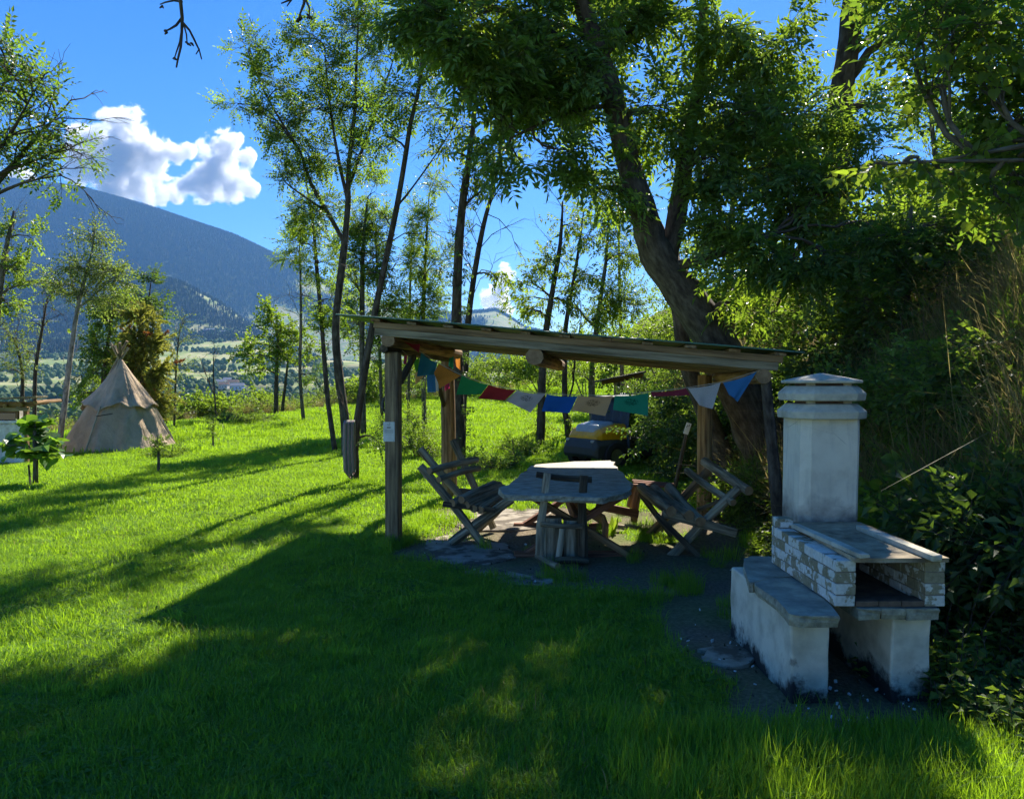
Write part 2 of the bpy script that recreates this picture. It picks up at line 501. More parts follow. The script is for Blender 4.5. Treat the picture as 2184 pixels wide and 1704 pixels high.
def needle_twig(n, length, ll):
    L = ([], [], []); S = ([], [], [])
    X = Vector((1, 0, 0)); stick_geo(*S, Vector(), X * length, .004)
    for k in range(n):
        t = random.random() ** .7
        a = random.uniform(0, 2 * PI)
        leaf_geo(*L, X * length * t, X * .9 + Vector((0, math.cos(a), math.sin(a))) * .7, rv(1), ll * random.uniform(.6, 1.2) * (1.2 - .5 * t), ll * .22, 0)
    return L, S
def grass_clump(n, rad, h, w, lean=0.35, seedheads=0):
    L = ([], [], []); S = ([], [], [])
    vs, fs, vv = L
    for k in range(n):
        a = random.uniform(0, 2 * PI); r = rad * math.sqrt(random.random())
        b = Vector((math.cos(a) * r, math.sin(a) * r, -0.01))
        hh = h * random.uniform(.45, 1.15)
        ta = random.uniform(0, 2 * PI); ld = Vector((math.cos(ta), math.sin(ta), 0))
        ln = abs(random.gauss(0, lean)) * hh
        s = Vector((-ld.y, ld.x, 0)); s = (s + ld * random.uniform(-.8, .8)).normalized() * w * random.uniform(.6, 1.2)
        m = b + Vector((0, 0, hh * .6)) + ld * ln * .35
        t = b + Vector((0, 0, hh * (1 - .25 * min(1, ln / hh)))) + ld * ln
        o = len(vs); val = random.random()
        vs += [b - s / 2, b + s / 2, m + s * .4, m - s * .4, t]
        fs += [(o, o + 1, o + 2, o + 3), (o + 3, o + 2, o + 4)]
        vv += [val * .7, val * .7, val, val, min(1, val + .15)]
    return L, S
def weed_clump(n, rad, h, ll, lw):
    L = ([], [], []); S = ([], [], [])
    for k in range(n):
        a = random.uniform(0, 2 * PI); r = rad * math.sqrt(random.random())
        b = Vector((math.cos(a) * r, math.sin(a) * r, 0))
        tip = b + Vector((random.gauss(0, .18) * h, random.gauss(0, .18) * h, h * random.uniform(.5, 1.1)))
        stick_geo(*S, b, tip, .003)
        m = random.randint(5, 9)
        for j in range(m):
            t = .2 + .8 * j / m
            aa = j * 2.4 + k
            leaf_geo(*L, b.lerp(tip, t), Vector((math.cos(aa), math.sin(aa), .25)) + rv(.2), Vector((0, 0, 1)) + rv(.3), ll * random.uniform(.6, 1.1) * (1.2 - .5 * t), lw * (1.2 - .5 * t))
    return L, S
def lawn_leaf_clump(n, rad, h, ll):
    L = ([], [], []); S = ([], [], [])
    for k in range(n):
        a = random.uniform(0, 2 * PI); r = rad * math.sqrt(random.random())
        b = Vector((math.cos(a) * r, math.sin(a) * r, h * random.uniform(.3, 1)))
        for j in range(3):
            aa = j * 2.1 + k
            leaf_geo(*L, b, Vector((math.cos(aa), math.sin(aa), .15)), Vector((0, 0, 1)) + rv(.2), ll, ll * .8, .05)
    return L, S

# leaf colours
LM = {
 'big':   leafmat('leaf_big_tree', (0.055, 0.11, 0.035), (0.11, 0.185, 0.050), (0.30, 0.46, 0.03), 0.42, 0.42),
 'ash':   leafmat('leaf_ash', (0.035, 0.075, 0.020), (0.075, 0.13, 0.030), (0.24, 0.40, 0.03), 0.45, 0.42),
 'light': leafmat('leaf_light', (0.05, 0.10, 0.018), (0.10, 0.16, 0.025), (0.32, 0.48, 0.03), 0.5, 0.45),
 'poplar':leafmat('leaf_poplar', (0.075, 0.12, 0.035), (0.15, 0.20, 0.06), (0.34, 0.46, 0.06), 0.45, 0.45),
 'dark':  leafmat('leaf_dark', (0.035, 0.075, 0.028), (0.085, 0.14, 0.04), (0.20, 0.34, 0.03), 0.35, 0.45),
 'conifer': leafmat('leaf_conifer', (0.11, 0.14, 0.035), (0.22, 0.23, 0.05), (0.45, 0.46, 0.06), 0.45, 0.6),
 'brown': leafmat('leaf_brown', (0.14, 0.055, 0.02), (0.22, 0.09, 0.03), (0.35, 0.12, 0.03), 0.35, 0.6),
 'grass': leafmat('grass_blade', (0.10, 0.215, 0.030), (0.19, 0.33, 0.040), (0.40, 0.64, 0.018), 0.47, 0.6, 0.3),
 'straw': leafmat('dry_grass', (0.16, 0.13, 0.05), (0.32, 0.26, 0.11), (0.45, 0.37, 0.13), 0.45, 0.6),
 'weed':  leafmat('leaf_weed', (0.05, 0.11, 0.03), (0.12, 0.19, 0.045), (0.32, 0.48, 0.035), 0.42, 0.5),
 'clover': leafmat('leaf_clover', (0.07, 0.15, 0.025), (0.13, 0.23, 0.04), (0.34, 0.52, 0.03), 0.4, 0.95),
 'vine':  leafmat('leaf_vine', (0.045, 0.09, 0.02), (0.10, 0.15, 0.03), (0.34, 0.48, 0.03), 0.5, 0.45),
 'paul':  leafmat('leaf_paulownia', (0.05, 0.115, 0.03), (0.09, 0.17, 0.05), (0.25, 0.45, 0.03), 0.4, 0.4),
}
TW = M['bark_dark']
SRC = {
 'big':   [src_obj('s', *pinnate_twig(5, 4, .27, .125, .048, .24, .8), LM['big'], TW) for _ in range(3)],
 'ash':   [src_obj('s', *pinnate_twig(4, 4, .25, .080, .036, .22, .25), LM['ash'], TW) for _ in range(3)],
 'ashlight': [src_obj('s', *pinnate_twig(4, 4, .26, .085, .040, .22, .25), LM['light'], TW) for _ in range(3)],
 'cherry':[src_obj('s', *simple_twig(11, .34, .095, .045, .8, .8), LM['vine'], TW) for _ in range(3)],
 'poplar':[src_obj('s', *simple_twig(10, .42, .052, .044, .9, .2), LM['poplar'], TW) for _ in range(3)],
 'maple': [src_obj('s', *simple_twig(12, .34, .085, .075, .9, .2), LM['light'], TW) for _ in range(3)],
 'dark':  [src_obj('s', *simple_twig(13, .34, .085, .05, .9, .3), LM['dark'], TW) for _ in range(3)],
 'bush':  [src_obj('s', *simple_twig(14, .36, .065, .045, .9, .2), LM['weed'], TW) for _ in range(3)],
 'vine':  [src_obj('s', *simple_twig(9, .40, .075, .07, .9, .3, True), LM['vine'], TW) for _ in range(3)],
 'ivy':   [src_obj('s', *simple_twig(9, .22, .06, .055, .9, .5), LM['dark'], TW) for _ in range(2)],
 'conifer':[src_obj('s', *needle_twig(60, .40, .13), LM['conifer'], TW) for _ in range(3)],
 'brown': [src_obj('s', *needle_twig(60, .40, .13), LM['brown'], TW) for _ in range(2)],
 'lawn':  [src_obj('s', *grass_clump(230, .19, .066, .0046, .85), LM['grass'], TW) for _ in range(4)],
 'lawnfar': [src_obj('s', *grass_clump(460, .62, .075, .011, .7), LM['grass'], TW) for _ in range(3)],
 'tuft':  [src_obj('s', *grass_clump(90, .13, .22, .006, .45), LM['grass'], TW) for _ in range(3)],
 'dryblade': [src_obj('s', *grass_clump(7, .2, .085, .004, .7), LM['straw'], TW) for _ in range(3)],
 'clover':[src_obj('s', *lawn_leaf_clump(60, .2, .05, .020), LM['clover'], TW) for _ in range(2)],
 'tall':  [src_obj('s', *grass_clump(70, .2, .7, .008, .35), LM['grass'], TW) for _ in range(2)],
 'straw': [src_obj('s', *grass_clump(90, .22, .75, .006, .5), LM['straw'], TW) for _ in range(3)],
 'weed':  [src_obj('s', *weed_clump(9, .22, .5, .10, .04), LM['weed'], TW) for _ in range(3)],
 'weedbig': [src_obj('s', *weed_clump(8, .3, .9, .13, .055), LM['weed'], TW) for _ in range(3)],
 'low':   [src_obj('s', *weed_clump(12, .22, .18, .075, .045), LM['weed'], TW) for _ in range(3)],
}
_groups = {}
def gn_group(kind):
    if kind in _groups: return _groups[kind]
    g = bpy.data.node_groups.new('scatter_' + kind, 'GeometryNodeTree')
    g.interface.new_socket('Geometry', in_out='INPUT', socket_type='NodeSocketGeometry')
    g.interface.new_socket('Geometry', in_out='OUTPUT', socket_type='NodeSocketGeometry')
    N = g.nodes; L = g.links
    gi = N.new('NodeGroupInput'); go = N.new('NodeGroupOutput')
    iop = N.new('GeometryNodeInstanceOnPoints'); iop.inputs['Pick Instance'].default_value = True
    jn = N.new('GeometryNodeJoinGeometry')
    for s in SRC[kind][::-1]:
        oi = N.new('GeometryNodeObjectInfo'); oi.inputs['Object'].default_value = s
        g2 = N.new('GeometryNodeGeometryToInstance')
        L.new(oi.outputs['Geometry'], g2.inputs[0]); L.new(g2.outputs[0], jn.inputs[0])
    def attr(nm, tp):
        a = N.new('GeometryNodeInputNamedAttribute'); a.data_type = tp; a.inputs['Name'].default_value = nm
        return a.outputs['Attribute']
    er = N.new('FunctionNodeEulerToRotation'); L.new(attr('rot', 'FLOAT_VECTOR'), er.inputs[0])
    L.new(gi.outputs[0], iop.inputs['Points']); L.new(jn.outputs[0], iop.inputs['Instance'])
    L.new(attr('idx', 'INT'), iop.inputs['Instance Index'])
    L.new(er.outputs[0], iop.inputs['Rotation']); L.new(attr('scl', 'FLOAT'), iop.inputs['Scale'])
    L.new(iop.outputs[0], go.inputs[0])
    _groups[kind] = g
    return g
def scatter(name, kind, pts, rots, scls, parent=None, loc=None, stuff=True):
    o0 = top_loc(parent) if parent is not None else (Vector(loc) if loc is not None else Vector((0, 0, 0)))
    pts = np.asarray(pts, float) - np.array(o0)
    n = len(pts)
    me = bpy.data.meshes.new(name)
    me.vertices.add(n); me.vertices.foreach_set('co', pts.ravel())
    a = me.attributes.new('rot', 'FLOAT_VECTOR', 'POINT'); a.data.foreach_set('vector', np.asarray(rots, float).ravel())
    a = me.attributes.new('scl', 'FLOAT', 'POINT'); a.data.foreach_set('value', np.asarray(scls, float))
    a = me.attributes.new('idx', 'INT', 'POINT'); a.data.foreach_set('value', rng.integers(0, len(SRC[kind]), n))
    for mt in SRC[kind][0].data.materials: me.materials.append(mt)
    o = bpy.data.objects.new(name, me); COL.objects.link(o)
    if parent is not None: o.parent = parent
    else: o.location = o0
    md = o.modifiers.new('scatter', 'NODES'); md.node_group = gn_group(kind)
    if stuff: o['kind'] = 'stuff'
    return o
def scatter_flat(name, kind, xy, smin=.8, smax=1.2, tilt=.12, sink=0.0):
    xy = np.asarray(xy); n = len(xy)
    z = gz(xy[:, 0], xy[:, 1]) - sink
    rot = np.stack([rng.normal(0, tilt, n), rng.normal(0, tilt, n), rng.uniform(0, 2 * PI, n)], 1)
    return scatter(name, kind, np.stack([xy[:, 0], xy[:, 1], z], 1), rot, rng.uniform(smin, smax, n) * (.62 + .76 * fbm(xy[:, 0] * 1.7 + 31, xy[:, 1] * 1.7, 3)))
def dir_euler(d, roll):
    d = Vector(d).normalized()
    q = d.to_track_quat('X', 'Z')
    return (q @ Euler((roll, 0, 0)).to_quaternion()).to_euler()

# ------------------------------------------------------------------ trees
def curve_pts(a, b, n, d0=None, sag=0.0, wig=0.0):
    a, b = Vector(a), Vector(b); L = (b - a).length
    c = (a + b) / 2
    if d0 is not None: c = a + Vector(d0).normalized() * L * .55
    c = c + Vector((0, 0, -sag * L))
    out = []
    for k in range(n + 1):
        t = k / n
        p = a * (1 - t) ** 2 + c * 2 * t * (1 - t) + b * t * t
        if 0 < k < n and wig: p = p + rv(wig * L)
        out.append(p)
    return out
def smooth_path(pts, sub=3):
    """pts: list of (Vector, r) -> denser Catmull-Rom path"""
    P_ = [Vector(p) for p, r in pts]; R_ = [r for p, r in pts]
    n = len(P_)
    if n < 3: return P_, R_
    op, orr = [], []
    for i in range(n - 1):
        p0, p1, p2, p3 = P_[max(i - 1, 0)], P_[i], P_[i + 1], P_[min(i + 2, n - 1)]
        for k in range(sub):
            t = k / sub
            op.append(0.5 * (2 * p1 + (p2 - p0) * t + (2 * p0 - 5 * p1 + 4 * p2 - p3) * t * t + (3 * p1 - p0 - 3 * p2 + p3) * t ** 3))
            orr.append(R_[i] * (1 - t) + R_[i + 1] * t)
    op.append(P_[-1]); orr.append(R_[-1])
    return op, orr
def tree(name, label, cat, stems, blobs, kind, bark_m, base=None, group=None, twig_scale=1.0, dens=0.75, droop=0.15,
         bare=0, bare_len=0.9, limb_r=0.4, sides=7, kinds2=None, sub_n=7, stub=0):
    """stems: lists of (point, radius); blobs: (centre, (rx,ry,rz), n_sub_branches) filled with branches and leafy twigs"""
    st = [smooth_path(s) for s in stems]
    base = Vector(stems[0][0][0]) if base is None else Vector(base)
    root = thing(name, label, cat, base, group)
    mb = MB()
    allp = []
    for k, (pp, rr) in enumerate(st):
        mb.tube(pp, rr, max(sides, 9) if rr[0] > .08 else sides, 0, 0, 0.13, k)
        for i in range(len(pp)):
            if k > 0 or i > len(pp) * .15: allp.append((pp[i], rr[i], (pp[min(i + 1, len(pp) - 1)] - pp[max(0, i - 1)]).normalized()))
    pts, rots, scl = [], [], []
    for c, rad, ns in blobs:
        c = Vector(c)
        best = min(allp, key=lambda q: (q[0] - c).length + 1.2 * max(0, q[0].z - c.z + .25 * (q[0] - c).length))
        a, ra, td = best
        r0 = min(max(.012, ra * limb_r), .10)
        lp = curve_pts(a, c, 7, (c - a).normalized() * .55 + td * .45, 0, .018)
        lr = [r0 * (1 - k / 8) + .006 for k in range(8)]
        mb.tube(lp, lr, 6, 0)
        ns = max(2, int(ns * dens))
        for j in range(ns):
            i = random.randint(2, 7)
            s = lp[i]
            while True:
                q = Vector((random.uniform(-1, 1), random.uniform(-1, 1), random.uniform(-1, 1)))
                if q.length <= 1: break
            q = q * (1 / max(q.length, .01)) * (q.length ** .6)
            e = c + Vector((q.x * rad[0], q.y * rad[1], q.z * rad[2]))
            bp = curve_pts(s, e, 5, (lp[min(i + 1, 7)] - lp[i - 1]).normalized() + rv(.3), 0, .03)
            mb.tube(bp, [max(.004, min(.016, lr[i] * .6)) * (1 - k / 6.5) for k in range(6)], 4, 0)
            for k in range(sub_n):
                t = .25 + .75 * k / (sub_n - 1)
                f = t * 5; ii = min(4, int(f)); p = bp[ii].lerp(bp[ii + 1], f - ii)
                d = (bp[ii + 1] - bp[ii]).normalized() + rv(.55) + Vector((0, 0, -droop + .15 * random.random()))
                if k == sub_n - 1: d = (bp[5] - bp[4]).normalized()
                pts.append(p); rots.append(dir_euler(d, random.gauss(0, .35))); scl.append(twig_scale * random.uniform(.75, 1.2))
    for j in range(bare):
        p, r, td = random.choice(allp)
        d = (td * .7 + rv(.6)).normalized(); e = p + d * bare_len * random.uniform(.5, 1.3)
        bp = curve_pts(p, e, 5, td * .5 + d, -.05, .03)
        mb.tube(bp, [.011 * (1 - k / 6) for k in range(6)], 4, 0)
        for k in range(5):
            s = bp[random.randint(1, 4)]; e2 = s + (d + rv(.5)).normalized() * bare_len * .35
            mb.tube(curve_pts(s, e2, 3, d, 0, .05), [.005, .004, .003, .002], 3, 0)
    mb.build('trunk', bark_m, root, True)
    if pts:
        if kinds2:
            n = len(pts); sel = rng.random(n) < kinds2[1]
            A = [i for i in range(n) if not sel[i]]; B = [i for i in range(n) if sel[i]]
            for kk, idx in ((kind, A), (kinds2[0], B)):
                if idx: scatter('crown', kk, [pts[i] for i in idx], [rots[i] for i in idx], [scl[i] for i in idx], root)
        else:
            scatter('crown', kind, pts, rots, scl, root)
    return root
def blob_px(px, py, d, wpx, hpx, n, depth=None):
    """a foliage mass seen centred on a picture point at distance d"""
    k = d / F
    return (P(px, py, d), (wpx * k, depth if depth else (wpx + hpx) * .5 * k, hpx * k), n)
def S(*tr):
    """stem given as (px, py, distance, radius) stations"""
    return [(P(a, b, d), r) for a, b, d, r in tr]

# ------------------------------------------------------------------ ground
def dirt_mask(x, y):
    """1 where the ground is trodden bare: under the shelter and round the barbecue"""
    x = np.asarray(x, float); y = np.asarray(y, float)
    n = (fbm(x * 1.3 + 5, y * 1.3, 4) - .5)
    y0 = np.maximum(6.25, 6.75 - .75 * x); yc, yh = (y0 + 10.3) / 2, (10.3 - y0) / 2
    dx = np.maximum(np.abs(x - 0.9) - 1.95, 0); dy = np.maximum(np.abs(y - yc) - yh, 0)
    a = 1 - ss(-.15, .40, np.hypot(dx, dy) + n * .8)
    dx = np.maximum(np.abs(x - 1.75) - .50, 0); dy = np.maximum(np.abs(y - 4.5) - .75, 0)
    b = 1 - ss(-.1, .35, np.hypot(dx, dy) + n * .9)
    dx = np.maximum(np.abs(x - 1.9) - .7, 0); dy = np.maximum(np.abs(y - 6.2) - .9, 0)
    c = .75 * (1 - ss(-.1, .5, np.hypot(dx, dy) + n * 1.2))
    return np.clip(np.maximum(np.maximum(a, b), c), 0, 1)
def axis(lo, hi, fine_lo, fine_hi, fs, cs):
    a = list(np.arange(fine_lo, fine_hi, fs)); x = fine_lo; l = []
    st = fs
    while x > lo: st = min(cs, st * 1.15); x -= st; l.append(x)
    x = a[-1]; r = []; st = fs
    while x < hi: st = min(cs, st * 1.15); x += st; r.append(x)
    return np.array(l[::-1] + a + r)
gx = axis(-80, 60, -6, 6, .09, 2.0); gy = axis(-14, 110, 2, 13, .09, 2.0)
XX, YY = np.meshgrid(gx, gy)
DM = dirt_mask(XX, YY)
ZZ = gz(XX, YY) + (fbm(XX * 4, YY * 4, 3) - .5) * .02 * (1 + DM)
nx, ny = len(gx), len(gy)
me = bpy.data.meshes.new('ground')
idx = np.arange(nx * ny).reshape(ny, nx)
q = np.stack([idx[:-1, :-1], idx[:-1, 1:], idx[1:, 1:], idx[1:, :-1]], -1).reshape(-1, 4)
me.from_pydata(np.stack([XX, YY, ZZ], -1).reshape(-1, 3).tolist(), [], q.tolist())
me.polygons.foreach_set('use_smooth', [True] * len(q))
a = me.attributes.new('dirt', 'FLOAT', 'POINT'); a.data.foreach_set('value', DM.ravel())
wild = ss(0.1, .7, XX - toe(YY) + .0) 
wild = np.maximum(wild, ss(0, 3, YY - np.where(XX < 0, 43 + .8 * XX, 43 + 3 * XX)))
wild = np.maximum(wild, ss(0, 2, -XX - 19))
a = me.attributes.new('wild', 'FLOAT', 'POINT'); a.data.foreach_set('value', wild.ravel())
m, nt, bs = newmat('lawn_soil')
v = _coord(nt, 'obj'); n1 = _noise(nt, v, 1.1, 8); n2 = _noise(nt, v, 38, 6)
g_c = _mix(nt, .5, _ramp(nt, n1, [(.3, (.085, .16, .018)), (.7, (.14, .22, .024))]), _ramp(nt, n2, [(.3, (.05, .10, .012)), (.7, (.15, .23, .03))]))
d_c = _mix(nt, .55, _ramp(nt, n1, [(.3, (.12, .092, .062)), (.7, (.26, .205, .145))]), _ramp(nt, n2, [(.3, (.07, .052, .035)), (.55, (.23, .18, .125)), (.75, (.42, .345, .25))]))
w_c = _mix(nt, .5, _ramp(nt, n1, [(.3, (.06, .065, .03)), (.7, (.15, .13, .07))]), _ramp(nt, n2, [(.3, (.02, .03, .01)), (.7, (.10, .09, .04))]))
ad = nt.nodes.new('ShaderNodeAttribute'); ad.attribute_name = 'dirt'
aw = nt.nodes.new('ShaderNodeAttribute'); aw.attribute_name = 'wild'
col = _mix(nt, aw.outputs['Fac'], _mix(nt, ad.outputs['Fac'], g_c, d_c), w_c)
nt.links.new(col, bs.inputs['Base Color']); bs.inputs['Roughness'].default_value = .95; bs.inputs['Specular IOR Level'].default_value = .1
_bump(nt, bs, n2, .8, .03)
me.materials.append(m)
ground = bpy.data.objects.new('ground', me); COL.objects.link(ground); struct(ground)

# lawn grass (stuff): dense short clumps close by, larger ones further off
def fan(n, y0, y1, k=.76, xr=None):
    u = rng.random(n); y = np.sqrt(y0 * y0 + u * (y1 * y1 - y0 * y0))
    x = (rng.random(n) * 2 - 1) * (k * y + 1.0)
    return np.stack([x, y], 1)
def is_lawn(xy, thr=.22):
    x, y = xy[:, 0], xy[:, 1]
    ye = np.where(x < 0, 43.5 + .8 * x, 43.5 + 3 * x)
    return (dirt_mask(x, y) < thr * (.4 + 1.2 * rng.random(len(x)))) & (x < toe(y) + .15) & (y < ye) & (x > -20)
xy = fan(11500, 1.6, 9.5, .78); xy = xy[is_lawn(xy)]
def lawn_len(xy):
    return 1.0
o = scatter_flat('lawn_grass', 'lawn', xy, .8, 1.25, .14); tag(o, 'short mown green grass of the lawn in front', 'grass')
xy = fan(7500, 8.5, 20, .80); xy = xy[is_lawn(xy)]
o = scatter_flat('lawn_grass', 'lawnfar', xy, .75, 1.0, .06); tag(o, 'sunlit lawn grass between shelter and tent', 'grass')
xy = fan(7000, 19, 48, .85); xy = xy[is_lawn(xy)]
o = scatter_flat('lawn_grass', 'lawnfar', xy, 1.2, 2.0, .05); tag(o, 'bright meadow grass rising behind the shelter', 'grass')
xy = fan(2400, 1.6, 12, .78); xy = xy[is_lawn(xy) & (fbm(xy[:, 0] * .8, xy[:, 1] * .8, 3) > .52)]
o = scatter_flat('clover', 'clover', xy, .7, 1.2, .1); tag(o, 'clover and small leaves mixed in the lawn', 'clover')
xy = fan(2600, 1.6, 10, .78); xy = xy[is_lawn(xy)]
o = scatter_flat('dry_blades', 'dryblade', xy, .7, 1.2, .1); tag(o, 'scattered dry straw blades in the mown lawn', 'dry grass')
# longer grass: foreground right, round the posts, edge of the bare floor
xy = []
for _ in range(500):
    xy.append((random.uniform(.5, 2.6), random.uniform(2.9, 3.65)))
for _ in range(150):
    x = random.uniform(-1.6, 2.9); y = random.uniform(4.6, 10.5)
    if .12 < float(dirt_mask(x, y)) < .8: xy.append((x, y))
for c in ((-1.25, 8.0), (-1.2, 8.6), (-.95, 9.3), (-.7, 9.6), (.38, 6.62), (1.35, 6.4), (-2.75, 12.9), (-2.6, 13.1)):
    for _ in range(9): xy.append((c[0] + random.gauss(0, .12), c[1] + random.gauss(0, .12)))
o = scatter_flat('long_grass', 'tuft', xy, .4, .9, .15); tag(o, 'longer grass tufts at posts and path edges', 'grass')
# undergrowth on the bank and behind
def region(n, f):
    x = rng.uniform(-22, 16, n); y = rng.uniform(1.5, 46, n)
    xy = np.stack([x, y], 1)
    vis = np.abs(x) < y * .78 + 1.5
    return xy[vis & f(x, y)]
t_ = lambda x, y: x - toe(y)
xy = region(26000, lambda x, y: (t_(x, y) > 0.0) & (t_(x, y) < 7))
o = scatter_flat('bank_weeds', 'weed', xy[:4200], .7, 1.5, .3); tag(o, 'green leafy weeds covering the bank', 'weeds')
xy = region(30000, lambda x, y: (t_(x, y) > .5) & (t_(x, y) < 8) & (fbm(x * .6, y * .6, 3) > .42))
o = scatter_flat('bank_dry_grass', 'straw', xy[:3600], .6, 1.15, .35); tag(o, 'dry straw coloured grass on the bank', 'dry grass')
xy = np.stack([rng.uniform(3.2, 6.0, 900), rng.uniform(5.2, 11, 900)], 1); xy = xy[(t_(xy[:, 0], xy[:, 1]) > .3)]
o = scatter_flat('bank_seed_grass', 'straw', xy[:420], .8, 1.5, .3); tag(o, 'tall seeding straw grass on the sunny bank above the barbecue', 'dry grass')
o = scatter_flat('bank_tall_grass', 'tall', xy[420:700], .7, 1.3, .3); tag(o, 'tall green grass on the bank above the barbecue', 'grass')
xy = region(24000, lambda x, y: (t_(x, y) > -.5) & (t_(x, y) < 1.2))
o = scatter_flat('bank_ground_cover', 'low', xy[:1900], .7, 1.5, .2); tag(o, 'low dark leaves at the foot of the bank', 'ground cover')
xy = np.array([(rng.uniform(2.1, 3.3), rng.uniform(2.6, 6.5)) for _ in range(700)]); xy = xy[xy[:, 0] > 2.32]
o = scatter_flat('corner_ground_cover', 'low', xy, .6, 1.2, .2); tag(o, 'dark leafy ground cover beside the barbecue', 'ground cover')
xy = region(40000, lambda x, y: (np.abs(y - np.where(x < 0, 42.5 + .8 * x, 42.5 + 3 * x)) < 1.6) | ((y > 30) & (t_(x, y) > 0) & (t_(x, y) < 12)))
o = scatter_flat('meadow_edge_weeds', 'weedbig', xy[:1500], .7, 1.5, .25); tag(o, 'tall weeds along the edge of the meadow', 'weeds')
o = scatter_flat('meadow_edge_grass', 'straw', xy[1500:2600], .6, 1.2, .3); tag(o, 'pale dry grass along the edge of the meadow', 'dry grass')
# ------------------------------------------------------------------ valley side and mountains
HZ = CY + math.tan(PITCH) * F
rid = np.array([(-1800, 420), (-600, 350), (0, 383), (90, 393), (180, 404), (240, 422), (330, 448), (420, 478), (500, 504), (560, 532), (620, 560), (700, 602), (800, 645), (900, 672), (1000, 668), (1060, 662), (1120, 700), (1300, 740), (2200, 720), (3600, 640)], float)
spu = np.array([(-1800, 470), (-600, 520), (0, 556), (120, 575), (230, 590), (330, 590), (400, 612), (470, 650), (540, 698), (600, 735), (700, 775), (900, 790), (3600, 800)], float)
naz, nr = 420, 150
pxs = np.linspace(-1500, 3300, naz)
rs = 260 * (7600 / 260) ** (np.linspace(0, 1, nr))
def elev(px, r):
    """picture height of the hillside seen at column px at distance r"""
    b = np.interp(r, [260, 400, 700, 1200, 1700, 2200, 2700], [990, 925, 865, 812, 770, 735, 712])
    s = np.interp(px, spu[:, 0], spu[:, 1]); rr = np.interp(px, rid[:, 0], rid[:, 1])
    b = np.minimum(b, 1000); b = np.where(r > 1700, np.maximum(b, s + 12), b)
    sp_in = ss(2500, 3200, r); sp_out = ss(3200, 4000, r); rg = ss(3900, 6000, r)
    e = b * (1 - sp_in) + s * sp_in
    e = e + 45 * sp_out * (1 - rg)
    e = e * (1 - rg) + rr * rg
    return e + 60 * ss(6000, 7600, r)
PXg, Rg = np.meshgrid(pxs, rs)
E = elev(PXg, Rg)
dirx = (PXg - CX) / F
X = dirx * Rg; Y = Rg
gul = (fbm(X / 420 + 3, Y / 420, 5) - .5)
Z = EYE + (HZ - E) / F * Rg + gul * np.interp(Rg, [260, 1500, 3000, 5500, 6000, 7600], [8, 30, 45, 60, 18, 40])
forest = ss(.40, .56, fbm(X / 300 + 40, Y / 300 + 11, 4) + np.interp(E, [380, 540, 610, 660, 720, 760, 860], [.42, .28, .10, -.04, -.11, -.12, -.06]))
fieldn = fbm(X / 160 + 80, Y / 160 + 7, 3)
me = bpy.data.meshes.new('mountain')
idx = np.arange(naz * nr).reshape(nr, naz)
q = np.stack([idx[:-1, :-1], idx[:-1, 1:], idx[1:, 1:], idx[1:, :-1]], -1).reshape(-1, 4)
me.from_pydata(np.stack([X, Y, Z], -1).reshape(-1, 3).tolist(), [], q.tolist())
me.polygons.foreach_set('use_smooth', [True] * len(q))
a = me.attributes.new('forest', 'FLOAT', 'POINT'); a.data.foreach_set('value', forest.ravel())
m, nt, bs = newmat('hillside_land')
v = _coord(nt, 'obj'); n1 = _noise(nt, v, .012, 6, .6); n2 = _noise(nt, v, .05, 6, .7)
fld = _mix(nt, .35, _ramp(nt, n1, [(.36, (.15, .23, .06)), (.47, (.25, .31, .10)), (.54, (.46, .40, .23)), (.62, (.20, .28, .08))]), _ramp(nt, n2, [(.35, (.09, .14, .045)), (.65, (.42, .40, .22))]))
fst = _ramp(nt, n2, [(.3, (.012, .022, .012)), (.7, (.04, .062, .028))])
at = nt.nodes.new('ShaderNodeAttribute'); at.attribute_name = 'forest'
nt.links.new(_mix(nt, at.outputs['Fac'], fld, fst), bs.inputs['Base Color'])
bs.inputs['Roughness'].default_value = 1; bs.inputs['Specular IOR Level'].default_value = .05
me.materials.append(m)
mountain = bpy.data.objects.new('mountain', me); COL.objects.link(mountain); struct(mountain)

# forests on the slopes (stuff)
def cone_src(n, h, w):
    vs, fs = [], []
    for t in range(3):
        z0 = h * (.08 + .27 * t); z1 = h * (.5 + .25 * t); r = w * (1 - .28 * t)
        o = len(vs)
        for k in range(n):
            a = 2 * PI * k / n + t; vs.append(Vector((math.cos(a) * r * random.uniform(.8, 1.1), math.sin(a) * r * random.uniform(.8, 1.1), z0)))
        vs.append(Vector((0, 0, z1)))
        for k in range(n): fs.append((o + k, o + (k + 1) % n, o + n))
    return (vs, fs, [random.random() for _ in vs])
def blob_src(h, w):
    bm = bmesh.new(); bmesh.ops.create_icosphere(bm, subdivisions=2, radius=1)
    vs = []
    for vtx in bm.verts:
        k = 1 + .35 * mnoise.noise(vtx.co * 1.7 + Vector((h, w, 3)))
        vs.append(Vector((vtx.co.x * w * k, vtx.co.y * w * k, h * .52 + vtx.co.z * h * .5 * k)))
    bm.verts.index_update(); fs = [tuple(x.index for x in f.verts) for f in bm.faces]; bm.free()
    return (vs, fs, [random.random() for _ in vs])
FM1 = leafmat('far_conifer', (.014, .028, .014), (.035, .058, .024), (.03, .05, .01), .1, .9)
FM2 = leafmat('far_broadleaf', (.065, .115, .035), (.14, .21, .06), (.16, .24, .03), .2, .9)
SRC['farcon'] = [src_obj('s', cone_src(6, 17, 3.4), ([], [], []), FM1, TW) for _ in range(3)]
SRC['fardec'] = [src_obj('s', blob_src(9 + k, 4.6), ([], [], []), FM2, TW) for k in range(3)]
